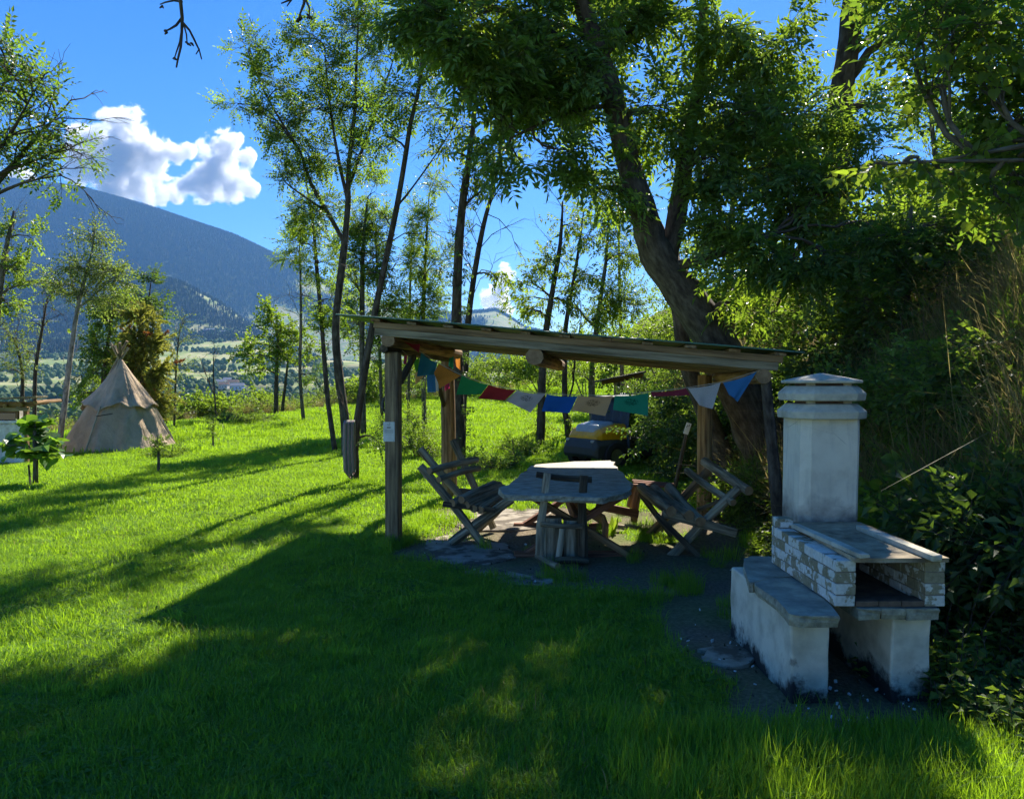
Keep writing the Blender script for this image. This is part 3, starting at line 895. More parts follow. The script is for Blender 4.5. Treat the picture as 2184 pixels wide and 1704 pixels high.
def hill_pts(n, r0, r1, test, px0=-250, px1=1350):
    # uniform over the hillside's area
    u = rng.random(n); r = np.sqrt(r0 ** 2 + u * (r1 ** 2 - r0 ** 2)); px = rng.uniform(px0, px1, n)
    fi = (px - pxs[0]) / (pxs[1] - pxs[0]); ri = np.log(r / 260) / np.log(7600 / 260) * (nr - 1)
    i0 = np.clip(fi.astype(int), 0, naz - 2); j0 = np.clip(ri.astype(int), 0, nr - 2); a = fi - i0; b = ri - j0
    def bil(G): return (G[j0, i0] * (1 - a) + G[j0, i0 + 1] * a) * (1 - b) + (G[j0 + 1, i0] * (1 - a) + G[j0 + 1, i0 + 1] * a) * b
    x, y, z, f = bil(X), bil(Y), bil(Z), bil(forest)
    k = test(f, r, x, y)
    return np.stack([x, y, z], 1)[k]
def far_scatter(name, kind, p, s0, s1, label):
    n = len(p); rot = np.stack([np.zeros(n), np.zeros(n), rng.uniform(0, 6.28, n)], 1)
    o = scatter(name, kind, p, rot, rng.uniform(s0, s1, n)); tag(o, label, 'forest')
far_scatter('ridge_forest', 'farcon', hill_pts(95000, 4200, 6400, lambda f, r, x, y: f > rng.random(len(f))), .8, 1.6, 'blue hazy conifer forest covering the far ridge')
far_scatter('spur_forest', 'farcon', hill_pts(34000, 1900, 3400, lambda f, r, x, y: f * 1.1 > rng.random(len(f))), .7, 1.25, 'darker conifer forest on the nearer spur')
far_scatter('hillside_trees', 'fardec', hill_pts(26000, 380, 2900, lambda f, r, x, y: (fbm(x / 90, y / 90, 3) > .50) & (rng.random(len(f)) < .75)), .55, 1.2, 'scattered broadleaf trees and hedges on the valley side')

# farmhouses on the far slope
def hill_at(px, py):
    rr = np.linspace(300, 3100, 900); e = elev(np.full_like(rr, px), rr)
    j = int(np.argmin(np.abs(e - py))); r = rr[j]
    x = (px - CX) / F * r
    i = int(np.argmin(np.abs(pxs - px))); jj = int(np.argmin(np.abs(rs - r)))
    return Vector((x, r, float(Z[jj, i]) + 1))
H_wall = [plain('far_wall_white', (.72, .70, .66), .9), plain('far_wall_wood', (.12, .08, .055), .9), plain('far_wall_cream', (.60, .54, .44), .9)]
H_roof = [plain('far_roof_slate', (.25, .26, .28), .7), plain('far_roof_brown', (.20, .13, .09), .8)]
def far_house(px, py, w, h, d, wi, ri, label):
    p = hill_at(px, py)
    root = thing('farmhouse', label, 'house', p, 'farmhouses on the far slope')
    mb = MB(); mb.box(p + Vector((0, 0, h / 2)), (w, d, h), None, 0, .05); wall = mb.build('wall', H_wall[wi], root)
    mb = MB()
    x0, x1 = p.x - w * .56, p.x + w * .56; y0, y1 = p.y - d * .6, p.y + d * .6; z0 = p.z + h - .4; z1 = z0 + d * .38
    mb.add([(x0, y0, z0), (x1, y0, z0), (x1, y1, z0), (x0, y1, z0), (x0, p.y, z1), (x1, p.y, z1)], [(0, 1, 5, 4), (2, 3, 4, 5), (1, 2, 5), (3, 0, 4), (3, 2, 1, 0)])
    mb.build('roof', H_roof[ri], root)
    for k in range(3):
        mb = MB(); mb.box(p + Vector((-w * .3 + w * .3 * k, -d / 2 - .1, h * .5)), (w * .1, .5, h * .25), None, 0, .02); mb.build('window', M['glass'], root)
far_house(86, 690, 30, 8, 16, 1, 0, 'grey roofed wooden farm behind the pale birch')
far_house(112, 688, 22, 8, 14, 0, 0, 'white walled farm next to wooden farm behind birch')
far_house(447, 708, 34, 8, 16, 1, 0, 'long dark wooden barn below the spur meadow')
far_house(478, 709, 30, 6, 14, 2, 0, 'low cream barn beside the long dark barn')
far_house(436, 716, 14, 6, 10, 0, 1, 'small white brown-roofed house next to the dark barn')
for k, (a, b) in enumerate(((486, 822), (497, 830), (507, 837), (478, 834), (470, 826))):
    far_house(a, b, 11 + 2 * (k % 3), 6, 9, 0 if k % 2 == 0 else 2, k % 2, ['white village house lowest on the slope beyond the meadow', 'cream village house among the white ones', 'white village house with grey roof beyond the meadow', 'cream village house with brown roof beyond the meadow', 'white village house above the others beyond the meadow'][k])

# haze: the air between here and the mountains
def haze_box():
    x0, x1, y0, y1, z0, z1 = -9000, 9500, -40, 7800, -420, 1950
    me = bpy.data.meshes.new('haze')
    me.from_pydata([(x0, y0, z0), (x1, y0, z0), (x1, y1, z0), (x0, y1, z0), (x0, y0, z1), (x1, y0, z1), (x1, y1, z1), (x0, y1, z1)], [],
                   [(0, 3, 2, 1), (4, 5, 6, 7), (0, 1, 5, 4), (1, 2, 6, 5), (2, 3, 7, 6), (3, 0, 4, 7)])
    m = bpy.data.materials.new('haze_air'); m.use_nodes = True
    nt = m.node_tree; nt.nodes.clear()
    out = nt.nodes.new('ShaderNodeOutputMaterial'); pv = nt.nodes.new('ShaderNodeVolumePrincipled')
    pv.inputs['Color'].default_value = (.20, .48, 1.0, 1)
    pv.inputs['Density'].default_value = 6e-5
    pv.inputs['Anisotropy'].default_value = 0.0
    nt.links.new(pv.outputs[0], out.inputs['Volume'])
    me.materials.append(m)
    o = bpy.data.objects.new('haze', me); COL.objects.link(o); o['kind'] = 'stuff'
    tag(o, 'pale blue haze in front of the mountains', 'haze')
haze_box()

# clouds: billowing masses, real volume lit by the sun
def cloud(px, py, lumps, label, dist=9500, dens=.016):
    k = dist / F
    c = P(px, py, dist)
    L_ = [(Vector((dx * k, random.uniform(-.35, .35) * r * k, -dy * k)), r * k) for dx, dy, r in lumps]
    bm = bmesh.new()
    for q, r in L_: bmesh.ops.create_icosphere(bm, subdivisions=2, radius=r * 1.6, matrix=Matrix.Translation(q))
    me = bpy.data.meshes.new('cloud'); bm.to_mesh(me); bm.free()
    o = bpy.data.objects.new('cloud', me); COL.objects.link(o); o.location = c
    rm = o.modifiers.new('rm', 'REMESH'); rm.mode = 'VOXEL'; rm.voxel_size = 60
    m = bpy.data.materials.new('cloud_vapour'); m.use_nodes = True; nt = m.node_tree; nt.nodes.clear(); LK = nt.links.new
    out = nt.nodes.new('ShaderNodeOutputMaterial'); pv = nt.nodes.new('ShaderNodeVolumePrincipled')
    tc = nt.nodes.new('ShaderNodeTexCoord')
    cur = None
    for q, r in L_:          # billows: nearness to the heart of each puff
        vd = nt.nodes.new('ShaderNodeVectorMath'); vd.operation = 'DISTANCE'; LK(tc.outputs['Object'], vd.inputs[0]); vd.inputs[1].default_value = q
        mr = nt.nodes.new('ShaderNodeMapRange'); mr.inputs[1].default_value = 0; mr.inputs[2].default_value = r * 1.6; mr.inputs[3].default_value = 1; mr.inputs[4].default_value = 0
        LK(vd.outputs['Value'], mr.inputs[0])
        if cur is None: cur = mr.outputs[0]
        else:
            mx = nt.nodes.new('ShaderNodeMath'); mx.operation = 'SMOOTH_MAX'; mx.inputs[2].default_value = .12; LK(cur, mx.inputs[0]); LK(mr.outputs[0], mx.inputs[1]); cur = mx.outputs[0]
    n = nt.nodes.new('ShaderNodeTexNoise'); n.inputs['Scale'].default_value = 1 / 260; n.inputs['Detail'].default_value = 7; n.inputs['Roughness'].default_value = .6; n.inputs['Distortion'].default_value = .35
    LK(tc.outputs['Object'], n.inputs['Vector'])
    ma = nt.nodes.new('ShaderNodeMath'); ma.operation = 'MULTIPLY_ADD'; ma.inputs[1].default_value = 2.6; LK(n.outputs[0], ma.inputs[0]); LK(cur, ma.inputs[2])
    mr = nt.nodes.new('ShaderNodeMapRange'); mr.interpolation_type = 'SMOOTHSTEP'; mr.inputs[1].default_value = 1.60; mr.inputs[2].default_value = 1.88; mr.inputs[3].default_value = 0; mr.inputs[4].default_value = dens
    LK(ma.outputs[0], mr.inputs[0]); LK(mr.outputs[0], pv.inputs['Density'])
    pv.inputs['Color'].default_value = (1, 1, 1, 1); pv.inputs['Anisotropy'].default_value = .4
    LK(pv.outputs[0], out.inputs['Volume'])
    me.materials.append(m)
    o['kind'] = 'structure'
    return o
cloud(262, 345, [(0, 0, 55), (-55, -20, 48), (-80, 20, 35), (10, -60, 42), (40, -30, 40), (70, 0, 30), (-30, 40, 45), (30, 45, 35), (110, -15, 22), (138, -22, 16), (80, 72, 20), (50, 75, 20)], 'a')
cloud(462, 360, [(0, 0, 42), (20, -45, 34), (45, -60, 20), (30, 30, 34), (60, 40, 22), (-30, 30, 32), (-60, 40, 28), (-85, 50, 18), (62, -30, 16), (-25, -40, 16)], 'b')
cloud(1062, 625, [(0, 0, 26), (14, -34, 20), (4, 34, 26), (-18, 14, 18), (10, -58, 10)], 'c')
cloud(40, 372, [(0, 0, 20), (24, 4, 13), (-22, 6, 18)], 'd', 11500)
# ------------------------------------------------------------------ open timber shelter
RL, RR = P(800, 687, 7.95), P(1668, 760, 6.956)
WD = (RR - RL); WD.z = 0; WD.normalize()
DD = Vector((.13, .99, 0)).normalized()
def RP(s, t, dz=0.0):
    return RL.lerp(RR, s) + DD * t + Vector((0, 0, dz))
fl = GP(840, 1162)
shelter = thing('timber_shelter', 'open log shelter with green corrugated mono-pitch roof over the stone table', 'shelter', fl)
def log_part(name, p0, p1, r0, r1, mats, parent, n=10, wob=.08, seg=6, bend=0.0):
    p0, p1 = Vector(p0), Vector(p1)
    mb = MB(); sd = rv(1).cross(p1 - p0); sd = sd.normalized() * bend if sd.length > 0 else Vector()
    path = [p0.lerp(p1, k / seg) + sd * math.sin(PI * k / seg) for k in range(seg + 1)]
    mb.tube(path, [r0 + (r1 - r0) * k / seg for k in range(seg + 1)], n, 0, 1, wob, random.random() * 50)
    return mb.build(name, mats, parent, False)
LOG = [M['log'], M['cut']]; GLOG = [M['grey_log'], M['cut']]; DLOG = [M['dark_log'], M['dark_log']]
# square front post, axes of the shelter
Rp = Matrix((WD, Vector((-WD.y, WD.x, 0)), Vector((0, 0, 1)))).transposed()
ptop = P(840, 752, fl.y).z
mb = MB(); mb.box((fl.x, fl.y, (ptop + fl.z - .06) / 2), (.145, .125, ptop - fl.z + .06), Rp, 0, .008, .002); mb.build('post', M['post'], shelter)
bl = GP(958, 1068)
log_part('post', bl - Vector((0, 0, .05)), P(955, 764, bl.y), .115, .095, LOG, shelter)
br = GP(1502, 1100)
log_part('post', br - Vector((0, 0, .1)), P(1503, 800, br.y), .098, .088, [M['log_yellow'], M['cut']], shelter)
fr_t = P(1634, 812, 7.0); fr_b = P(1672, 1215, 7.05)
log_part('post', (fr_b.x, fr_b.y, GZ(fr_b.x, fr_b.y) - .05), fr_t, .06, .05, [M['bark_dark'], M['cut']], shelter, 10, .15)
# log beams running front to back
f = P(827, 725, 7.9); e = f + DD * 3.55
log_part('beam', f, e, .073, .08, LOG, shelter, 12, .05)
f2 = P(818, 743, 7.93); log_part('beam', f2, f2 + DD * 3.3, .045, .05, DLOG, shelter, 10, .1)
f = P(1140, 760, 7.52); log_part('beam', f, f + DD * 3.6, .088, .08, LOG, shelter, 12, .05)
f = P(1630, 803, 6.93); log_part('beam', f, f + DD * 3.7, .066, .072, [M['log_yellow'], M['cut']], shelter, 12, .05)
# braces
log_part('brace', P(853, 815, fl.y + .05), P(882, 762, fl.y + .55), .04, .035, DLOG, shelter)
log_part('brace', P(948, 872, bl.y), P(934, 812, bl.y - .55), .03, .03, DLOG, shelter)
# rafters: stacked pair at the front, single boards behind
up = (RR - RL).cross(DD).normalized()
if up.z < 0: up = -up
mb = MB(); mb.beam(RP(-.002, 0, -.030), RP(1.002, 0, -.030), .05, .062, up, 0, .003); mb.build('rafter', M['rafter_warm'], shelter)
mb = MB(); mb.beam(RP(0, .004, -.099), RP(.992, .004, -.099), .05, .074, up, 0, .003); mb.build('rafter', M['rafter_grey'], shelter)
for t in (.75, 1.5, 2.25, 3.0):
    mb = MB(); mb.beam(RP(.0, t, -.065), RP(.99, t, -.065), .05, .13, up, 0, .003); mb.build('rafter', M['rafter_grey'], shelter)
for k in range(11):
    s = .005 + .099 * k
    mb = MB(); mb.beam(RP(s, -.045 + random.uniform(-.02, .02), .016), RP(s, 3.12, .016), .10, .028, up, 0, .002)
    mb.build('batten', M['post'] if k % 3 else M['rafter_warm'], shelter)
# corrugated sheets, ribs along the slope
for k in range(4):
    t0, t1 = -.09 + .80 * k, -.09 + .80 * k + .84
    nt_ = 42; ns = 10; vs, fs = [], []
    for i in range(ns + 1):
        s = -.105 + (1.045 + .105) * i / ns
        for j in range(nt_ + 1):
            t = t0 + (t1 - t0) * j / nt_
            p = RP(s, t, .046 + .009 * math.sin(t * 2 * PI / .076) + .004 * k) + up * .004 * math.sin(s * 9 + k)
            vs.append(p)
    for i in range(ns):
        for j in range(nt_):
            a_ = i * (nt_ + 1) + j
            fs.append((a_, a_ + 1, a_ + nt_ + 2, a_ + nt_ + 1))
    mb = MB(); mb.add(vs, fs); o = mb.build('roof_sheet', M['sheet'], shelter, True)
    sd_ = o.modifiers.new('thick', 'SOLIDIFY'); sd_.thickness = .0015
mb = MB(); mb.tube([P(819, 848, 8.1), P(816, 862, 8.1), P(817, 872, 8.1), P(821, 880, 8.1)], [.012, .018, .018, .006], 6, 0, 0); mb.tube([P(819, 848, 8.1), P(826, 838, 8.15)], .006, 5, 0, 0); mb.build('hook', M['dark_plastic'], shelter)

# notice fixed to the square post
nf = Vector((WD.y, -WD.x, 0))           # outward normal of the post's front face
pc = Vector((fl.x, fl.y, P(833, 920, fl.y).z)) + nf * .068 - WD * .022
notice = thing('notice_board', 'pale green laminated notice fixed to the square shelter post', 'notice', pc)
mb = MB(); mb.box(pc, (.128, .005, .205), Rp, 0, .001); nb = mb.build('plate', M['notice'], notice)
def ink(u, w_, z_, h_, nm='lettering'):
    mb = MB(); mb.box(pc + nf * .0032 + WD * u + Vector((0, 0, z_)), (w_, .0012, h_), Rp, 0, .0002); mb.build(nm, M['ink'], nb)
mb = MB()
mb.tube([pc + nf * .0035 + WD * x_ + Vector((0, 0, z_)) for x_, z_ in ((-.018, .078), (-.008, .07), (.004, .07), (.012, .076), (.012, .087), (.004, .09))], .002, 5)
mb.build('emblem', M['ink'], nb)
ink(0, .040, .050, .004); ink(0, .044, .041, .007)
for k in range(6): ink(0, .10 - .01 * (k == 5), .020 - .007 * k, .0016)
ink(.052, .006, -.092, .006); ink(0, .07, -.030, .0015)

# ------------------------------------------------------------------ prayer flags
def flagmat(name, c, c2, style):
    m, nt, bs = newmat(name)
    v = _coord(nt, 'gr')
    n = _noise(nt, v, 60, 4)
    col = _mix(nt, .5, c, _ramp(nt, n, [(.3, tuple(x * .75 for x in c)), (.7, tuple(min(1, x * 1.2) for x in c))]))
    sx = nt.nodes.new('ShaderNodeSeparateXYZ'); nt.links.new(v, sx.inputs[0])
    if style == 'text':
        w = nt.nodes.new('ShaderNodeTexWave'); w.wave_type = 'BANDS'; w.bands_direction = 'Y'; w.inputs['Scale'].default_value = 26; w.inputs['Distortion'].default_value = .5
        nt.links.new(v, w.inputs['Vector'])
        br_ = _noise(nt, v, 130, 2); f0 = _ramp(nt, w.outputs['Fac'], [(.45, (0, 0, 0)), (.62, (1, 1, 1))]); f1 = _ramp(nt, br_, [(.42, (0, 0, 0)), (.5, (1, 1, 1))])
        f_ = _mix(nt, 1.0, f0, f1, 'MULTIPLY')
        col = _mix(nt, _mix(nt, 1.0, f_, (.6, .6, .6), 'MULTIPLY'), col, c2)
    elif style == 'emblem':
        # printed figure in the middle of the cloth
        vd = nt.nodes.new('ShaderNodeVectorMath'); vd.operation = 'DISTANCE'; nt.links.new(v, vd.inputs[0]); vd.inputs[1].default_value = (.5, .62, 0)
        near = _ramp(nt, vd.outputs['Value'], [(.16, (1, 1, 1)), (.24, (0, 0, 0))])
        bl_ = _ramp(nt, _noise(nt, v, 16, 4, .7, .6), [(.47, (0, 0, 0)), (.53, (1, 1, 1))])
        col = _mix(nt, _mix(nt, 1.0, near, bl_, 'MULTIPLY'), col, c2)
    nt.links.new(col, bs.inputs['Base Color']); bs.inputs['Roughness'].default_value = .9; bs.inputs['Specular IOR Level'].default_value = .1
    tr = nt.nodes.new('ShaderNodeBsdfTranslucent'); nt.links.new(col, tr.inputs['Color'])
    mx = nt.nodes.new('ShaderNodeMixShader'); mx.inputs[0].default_value = .4
    nt.links.new(bs.outputs[0], mx.inputs[1]); nt.links.new(tr.outputs[0], mx.inputs[2])
    nt.links.new(mx.outputs[0], nt.nodes['Material Output'].inputs['Surface'])
    return m
FC = {'teal': (.03, .16, .24), 'orange': (.62, .25, .05), 'green': (.03, .26, .09), 'red': (.33, .03, .035), 'grey': (.48, .46, .50), 'blue': (.02, .12, .46), 'beige': (.62, .40, .22),
      'jade': (.03, .30, .19), 'maroon': (.26, .04, .07), 'white': (.66, .65, .68), 'sky': (.06, .24, .56), 'pink': (.55, .05, .14), 'lime': (.10, .34, .06), 'peach': (.70, .40, .16)}
def flag(parent, corners, colr, style='plain', fold=.02, name='flag'):
    """corners: four (px,py,d) in order top-left, top-right, bottom-right, bottom-left"""
    c = [P(*q) for q in corners]
    n = 9; vs, fs, gr = [], [], []
    ph = random.uniform(0, 6)
    for j in range(n + 1):
        for i in range(n + 1):
            u, v_ = i / n, j / n
            p = (c[0] * (1 - u) + c[1] * u) * (1 - v_) + (c[3] * (1 - u) + c[2] * u) * v_
            p = p + Vector((0, 1, 0)) * fold * math.sin(u * 7 + ph + v_ * 1.5) * v_ + Vector((0, 0, -1)) * .012 * math.sin(PI * u) * (1 - v_)
            vs.append(p); gr.append((u, 1 - v_, 0))
    for j in range(n):
        for i in range(n):
            a_ = j * (n + 1) + i; fs.append((a_, a_ + 1, a_ + n + 2, a_ + n + 1))
    mb = MB()
    mb.v = [tuple(x) for x in vs]; mb.g = gr; mb.f = [list(x) for x in fs]; mb.m = [0] * len(fs)
    cc = FC[colr]
    key = 'flag_' + colr + style
    if key not in M: M[key] = flagmat(key, cc, tuple(x * .3 for x in cc), style)
    return mb.build(name, M[key], parent, True)
def dq(px): return float(np.interp(px, [880, 1625], [8.55, 7.0]))
def D3(*cs): return [(a, b, dq(a)) for a, b in cs]
fs0 = P(1102, 833, dq(1102)); 
garland = thing('prayer_flag_string', 'long string of coloured prayer flags sagging across the shelter front', 'prayer flags', fs0)
tops = [(884, 742), (898, 752), (934, 775), (984, 801), (1041, 821), (1102, 833), (1165, 841), (1233, 844), (1309, 844), (1385, 837), (1465, 828), (1540, 816), (1614, 793), (1626, 788)]
mb = MB(); mb.tube([P(a, b - 1, dq(a)) for a, b in tops], .004, 5); mb.build('cord', M['cord'], garland)
for cs, col_, sty, fo in (
    (((898, 752), (933, 775), (925, 799), (889, 803)), 'teal', 'plain', .05),
    (((936, 775), (983, 801), (938, 829), (926, 795)), 'orange', 'text', .03),
    (((985, 801), (1041, 821), (1026, 841), (973, 842)), 'green', 'plain', .03),
    (((1042, 821), (1101, 832), (1076, 854), (1020, 850)), 'red', 'plain', .03),
    (((1102, 833), (1163, 840), (1132, 880), (1078, 854)), 'grey', 'emblem', .03),
    (((1166, 841), (1232, 845), (1214, 881), (1155, 877)), 'blue', 'plain', .03),
    (((1233, 844), (1307, 844), (1290, 887), (1219, 875)), 'beige', 'emblem', .03),
    (((1311, 844), (1383, 838), (1381, 887), (1307, 874)), 'jade', 'emblem', .02),
    (((1388, 836), (1463, 828), (1472, 843), (1391, 846)), 'maroon', 'plain', .01),
    (((1467, 828), (1537, 816), (1518, 872), (1490, 864)), 'white', 'text', .03),
    (((1542, 816), (1614, 793), (1574, 857), (1556, 842)), 'sky', 'plain', .02)):
    flag(garland, D3(*cs), col_, sty, fo)
g2 = thing('prayer_flag_string', 'second string of small flags hung back along the log beam', 'prayer flags', P(912, 770, 9.6))
bk = [(858, 748, 8.0), (868, 756, 8.4), (890, 760, 9.0), (912, 768, 9.6), (932, 772, 10.2), (955, 760, 10.9), (975, 764, 11.0)]
mb = MB(); mb.tube([P(*q) for q in bk], .004, 5); mb.build('cord', M['cord'], g2)
for cs, col_, sty in (
    (((863, 756, 8.3), (869, 757, 8.35), (867, 778, 8.3), (861, 776, 8.3)), 'pink', 'plain'),
    (((879, 764, 9.0), (894, 764, 9.1), (893, 790, 9.0), (888, 794, 9.0)), 'lime', 'plain'),
    (((887, 772, 9.3), (908, 776, 9.4), (903, 804, 9.3), (885, 822, 9.3)), 'peach', 'plain'),
    (((909, 772, 9.7), (927, 774, 9.8), (930, 836, 9.8), (912, 837, 9.7)), 'sky', 'text'),
    (((928, 780, 10.0), (935, 782, 10.1), (936, 834, 10.1), (928, 834, 10.0)), 'white', 'plain'),
    (((946, 800, 10.6), (957, 800, 10.7), (959, 828, 10.7), (949, 834, 10.6)), 'pink', 'plain'),
    (((958, 752, 10.9), (968, 752, 10.9), (967, 788, 10.9), (956, 780, 10.9)), 'jade', 'plain'),
    (((970, 764, 11.0), (981, 764, 11.0), (982, 790, 11.0), (973, 782, 11.0)), 'orange', 'plain')):
    flag(g2, cs, col_, sty, .02)
g3 = flag(None, ((861, 728, 8.15), (896, 734, 8.5), (893, 752, 8.5), (868, 733, 8.15)), 'pink', 'plain', .03, 'cloth_scrap')
tag(g3, 'faded red and white cloth scrap tucked over the log beam', 'cloth')

# ------------------------------------------------------------------ stone table on trestles
ZT = .68
tp = [PZ(a, b, z_) for a, b, z_ in ((1148, 990, .74), (1225, 984, .74), (1302, 982, .74), (1310, 987, .74), (1316, 1001, .735), (1330, 1010, .73), (1336, 1022, .72), (1349, 1031, .71), (1343, 1046, .69), (1312, 1056, .68), (1285, 1062, .68), (1200, 1058, .68), (1130, 1056, .68), (1077, 1055, .68), (1064, 1041, .69), (1090, 1029, .70), (1108, 1012, .72), (1125, 1004, .73), (1132, 993, .74))]
tc = sum(tp, Vector()) / len(tp)
table = thing('stone_table', 'low table with an irregular grey stone slab top inside the shelter', 'table', (tc.x, tc.y, GZ(tc.x, tc.y)))
fine = []
for k in range(len(tp)):
    a_, b_ = tp[k], tp[(k + 1) % len(tp)]
    for j in range(3):
        p = a_.lerp(b_, j / 3) + (rv(.012) if j else Vector()); p.z = a_.lerp(b_, j / 3).z; fine.append(p)
mb = MB(); mb.prism(fine, .055, 0, 1, .012); mb.build('table_top', [M['table_stone'], M['stone_edge']], table)
zt = lambda y_: .68 + (y_ - 7.2) * .02
for (y_, nm) in ((7.55, 0), (9.1, 1)):
    xc = tc.x
    for sgn in (-1, 1):
        mb = MB(); mb.beam((xc - sgn * .52, y_ + .03 * sgn, .02), (xc + sgn * .48, y_ + .03 * sgn, zt(y_) - .06), .06, .13, (0, 1, 0), 0, .006, .003); mb.build('leg', M['red_wood'] if sgn > 0 else M['log'], table)
    mb = MB(); mb.beam((xc - .62, y_, .03), (xc + .62, y_, .03), .09, .06, (0, 0, 1), 0, .006); mb.build('foot', M['red_wood'], table)
    mb = MB(); mb.beam((xc - .5, y_ + .08, zt(y_) - .09), (xc + .5, y_ + .08, zt(y_) - .09), .06, .07, (0, 0, 1), 0, .006); mb.build('bearer', M['red_wood'], table)
mb = MB(); mb.beam((xc, 7.5, .36), (xc, 9.2, .40), .06, .12, (0, 0, 1), 0, .006); mb.build('stretcher', M['red_wood'], table)

# ------------------------------------------------------------------ rustic log chairs
def L2(parent, name, a_, b_, wpx, mats=GLOG, wob=.10, bend=0.012):
    p0, p1 = P(*a_), P(*b_)
    r0 = wpx * 1.22 / 2 / F * a_[2]; r1 = wpx * 1.18 / 2 / F * b_[2]
    return log_part(name, p0, p1, r0, r1, mats, parent, 9, wob, 6, bend)
def Bd(parent, name, a_, b_, wpx, thick, mat_, up_=(0, 1, 0)):
    p0, p1 = P(*a_), P(*b_); mb = MB(); mb.beam(p0, p1, thick, wpx / F * a_[2], up_, 0, .005, .003)
    return mb.build(name, mat_, parent)
def foot(px, py, d):    # put a leg's foot on the ground
    p = P(px, py, d); return p
# left chair: X-legs, stick back, log seat, faces the table
c1 = thing('log_chair', 'rickety grey stick chair with X legs beside the stone table, its seat of thin sticks', 'chair', GP(1000, 1160))
dn, df = 8.05, 8.62
L2(c1, 'back_post', (896, 993, dn), (1034, 1167, dn), 15)
L2(c1, 'back_post', (896, 956, df - .25), (990, 1064, df - .2), 14)
L2(c1, 'back_post', (965, 938, df + .15), (1053, 1126, df + .15), 13)
L2(c1, 'leg', (961, 1158, dn - .0), (1092, 1064, dn + .05), 17)
L2(c1, 'leg', (1010, 1135, df), (1092, 1058, df), 13)
L2(c1, 'back_rail', (916, 1004, dn - .06), (1017, 980, df + .1), 12, bend=.02)
L2(c1, 'back_rail', (936, 1023, dn - .06), (1021, 999, df + .1), 11, bend=.02)
for a_, b_ in (((964, 1073), (1056, 1032)), ((995, 1077), (1075, 1041)), ((1010, 1085), (1083, 1044)), ((1024, 1088), (1088, 1052)), ((984, 1066), (1066, 1034))):
    L2(c1, 'seat_log', (*a_, dn - .05), (*b_, df + .05), 14)
Bd(c1, 'seat_beam', (944, 1074, dn - .02), (1056, 1088, dn - .02), 11, .05, M['dark_log'], (0, 0, 1))
Bd(c1, 'seat_beam', (980, 1046, df), (1075, 1056, df), 10, .05, M['dark_log'], (0, 0, 1))
# right chair, heavier
c2 = thing('log_chair', 'heavy log armchair with crossed plank legs below the leaning tree', 'chair', GP(1440, 1190))
dn, df = 7.55, 8.55
for a_, b_ in (((1368, 1039), (1432, 1090)), ((1396, 1043), (1470, 1099)), ((1427, 1040), (1494, 1112))):
    L2(c2, 'seat_log', (*b_, dn - .06), (*a_, df + .05), 19)
L2(c2, 'back_rail', (1597, 1047, dn - .05), (1503, 984, df), 17)
L2(c2, 'back_rail', (1564, 1072, dn - .05), (1465, 1003, df), 12)
Bd(c2, 'leg', (1400, 1098, dn), (1498, 1194, dn), 17, .06, M['dark_log'])
Bd(c2, 'leg', (1366, 1052, df), (1446, 1160, df - .2), 14, .06, M['dark_log'])
L2(c2, 'leg', (1420, 1199, dn + .06), (1575, 1042, dn + .06), 17)
L2(c2, 'leg', (1376, 1152, df), (1512, 1002, df), 16, LOG)
Bd(c2, 'seat_beam', (1414, 1093, dn + .02), (1570, 1136, dn + .02), 19, .07, M['grey_log'], (0, 0, 1))
L2(c2, 'arm_rest', (1490, 1087, 8.0), (1549, 1062, 7.8), 8, LOG)
# front chair seen from behind, stump seat
c3 = thing('log_chair', 'upright log chair with two stump seats, its back to the lawn', 'chair', GP(1200, 1200))
d0 = 7.2
mb = MB(); mb.tube([P(1151, 1182, d0), P(1153, 1120, d0), P(1160, 1068, d0), P(1167, 1009, d0 + .03)], [.042, .040, .037, .036], 9, 0, 1, .1); mb.build('back_post', [M['stump'], M['cut']], c3)
mb = MB(); mb.tube([P(1244, 1196, d0), P(1243, 1120, d0), P(1241, 1070, d0), P(1246, 1014, d0 + .03)], [.048, .046, .042, .038], 9, 0, 1, .1); mb.build('back_post', DLOG, c3)
L2(c3, 'top_rail', (1144, 1012, d0 + .06), (1262, 1023, d0 + .06), 11, DLOG)
L2(c3, 'back_rail', (1153, 1117, d0 - .05), (1242, 1123, d0 - .05), 9)
for x0, x1, y0, y1 in ((1158, 1199, 1098, 1190), (1201, 1240, 1103, 1194)):
    k = (x1 - x0) / 2 / F * (d0 + .18); pb = P((x0 + x1) / 2, y1, d0 + .18); pt = P((x0 + x1) / 2, y0 + 4, d0 + .18)
    mb = MB(); mb.tube([pb, pb.lerp(pt, .35), pb.lerp(pt, .7), pt], [k, k * .97, k, k * .98], 14, 0, 1, .06, x0); mb.build('stump_seat', [M['stump'], M['cut']], c3)
L2(c3, 'slat', (1191, 1190, d0 - .03), (1199, 1126, d0 - .03), 11, [M['pale_log'], M['pale_log']])
L2(c3, 'foot_log', (1147, 1184, d0 + .05), (1190, 1207, d0 - .35), 12)
L2(c3, 'foot_log', (1183, 1196, d0 - .1), (1254, 1197, d0 - .05), 13, DLOG)
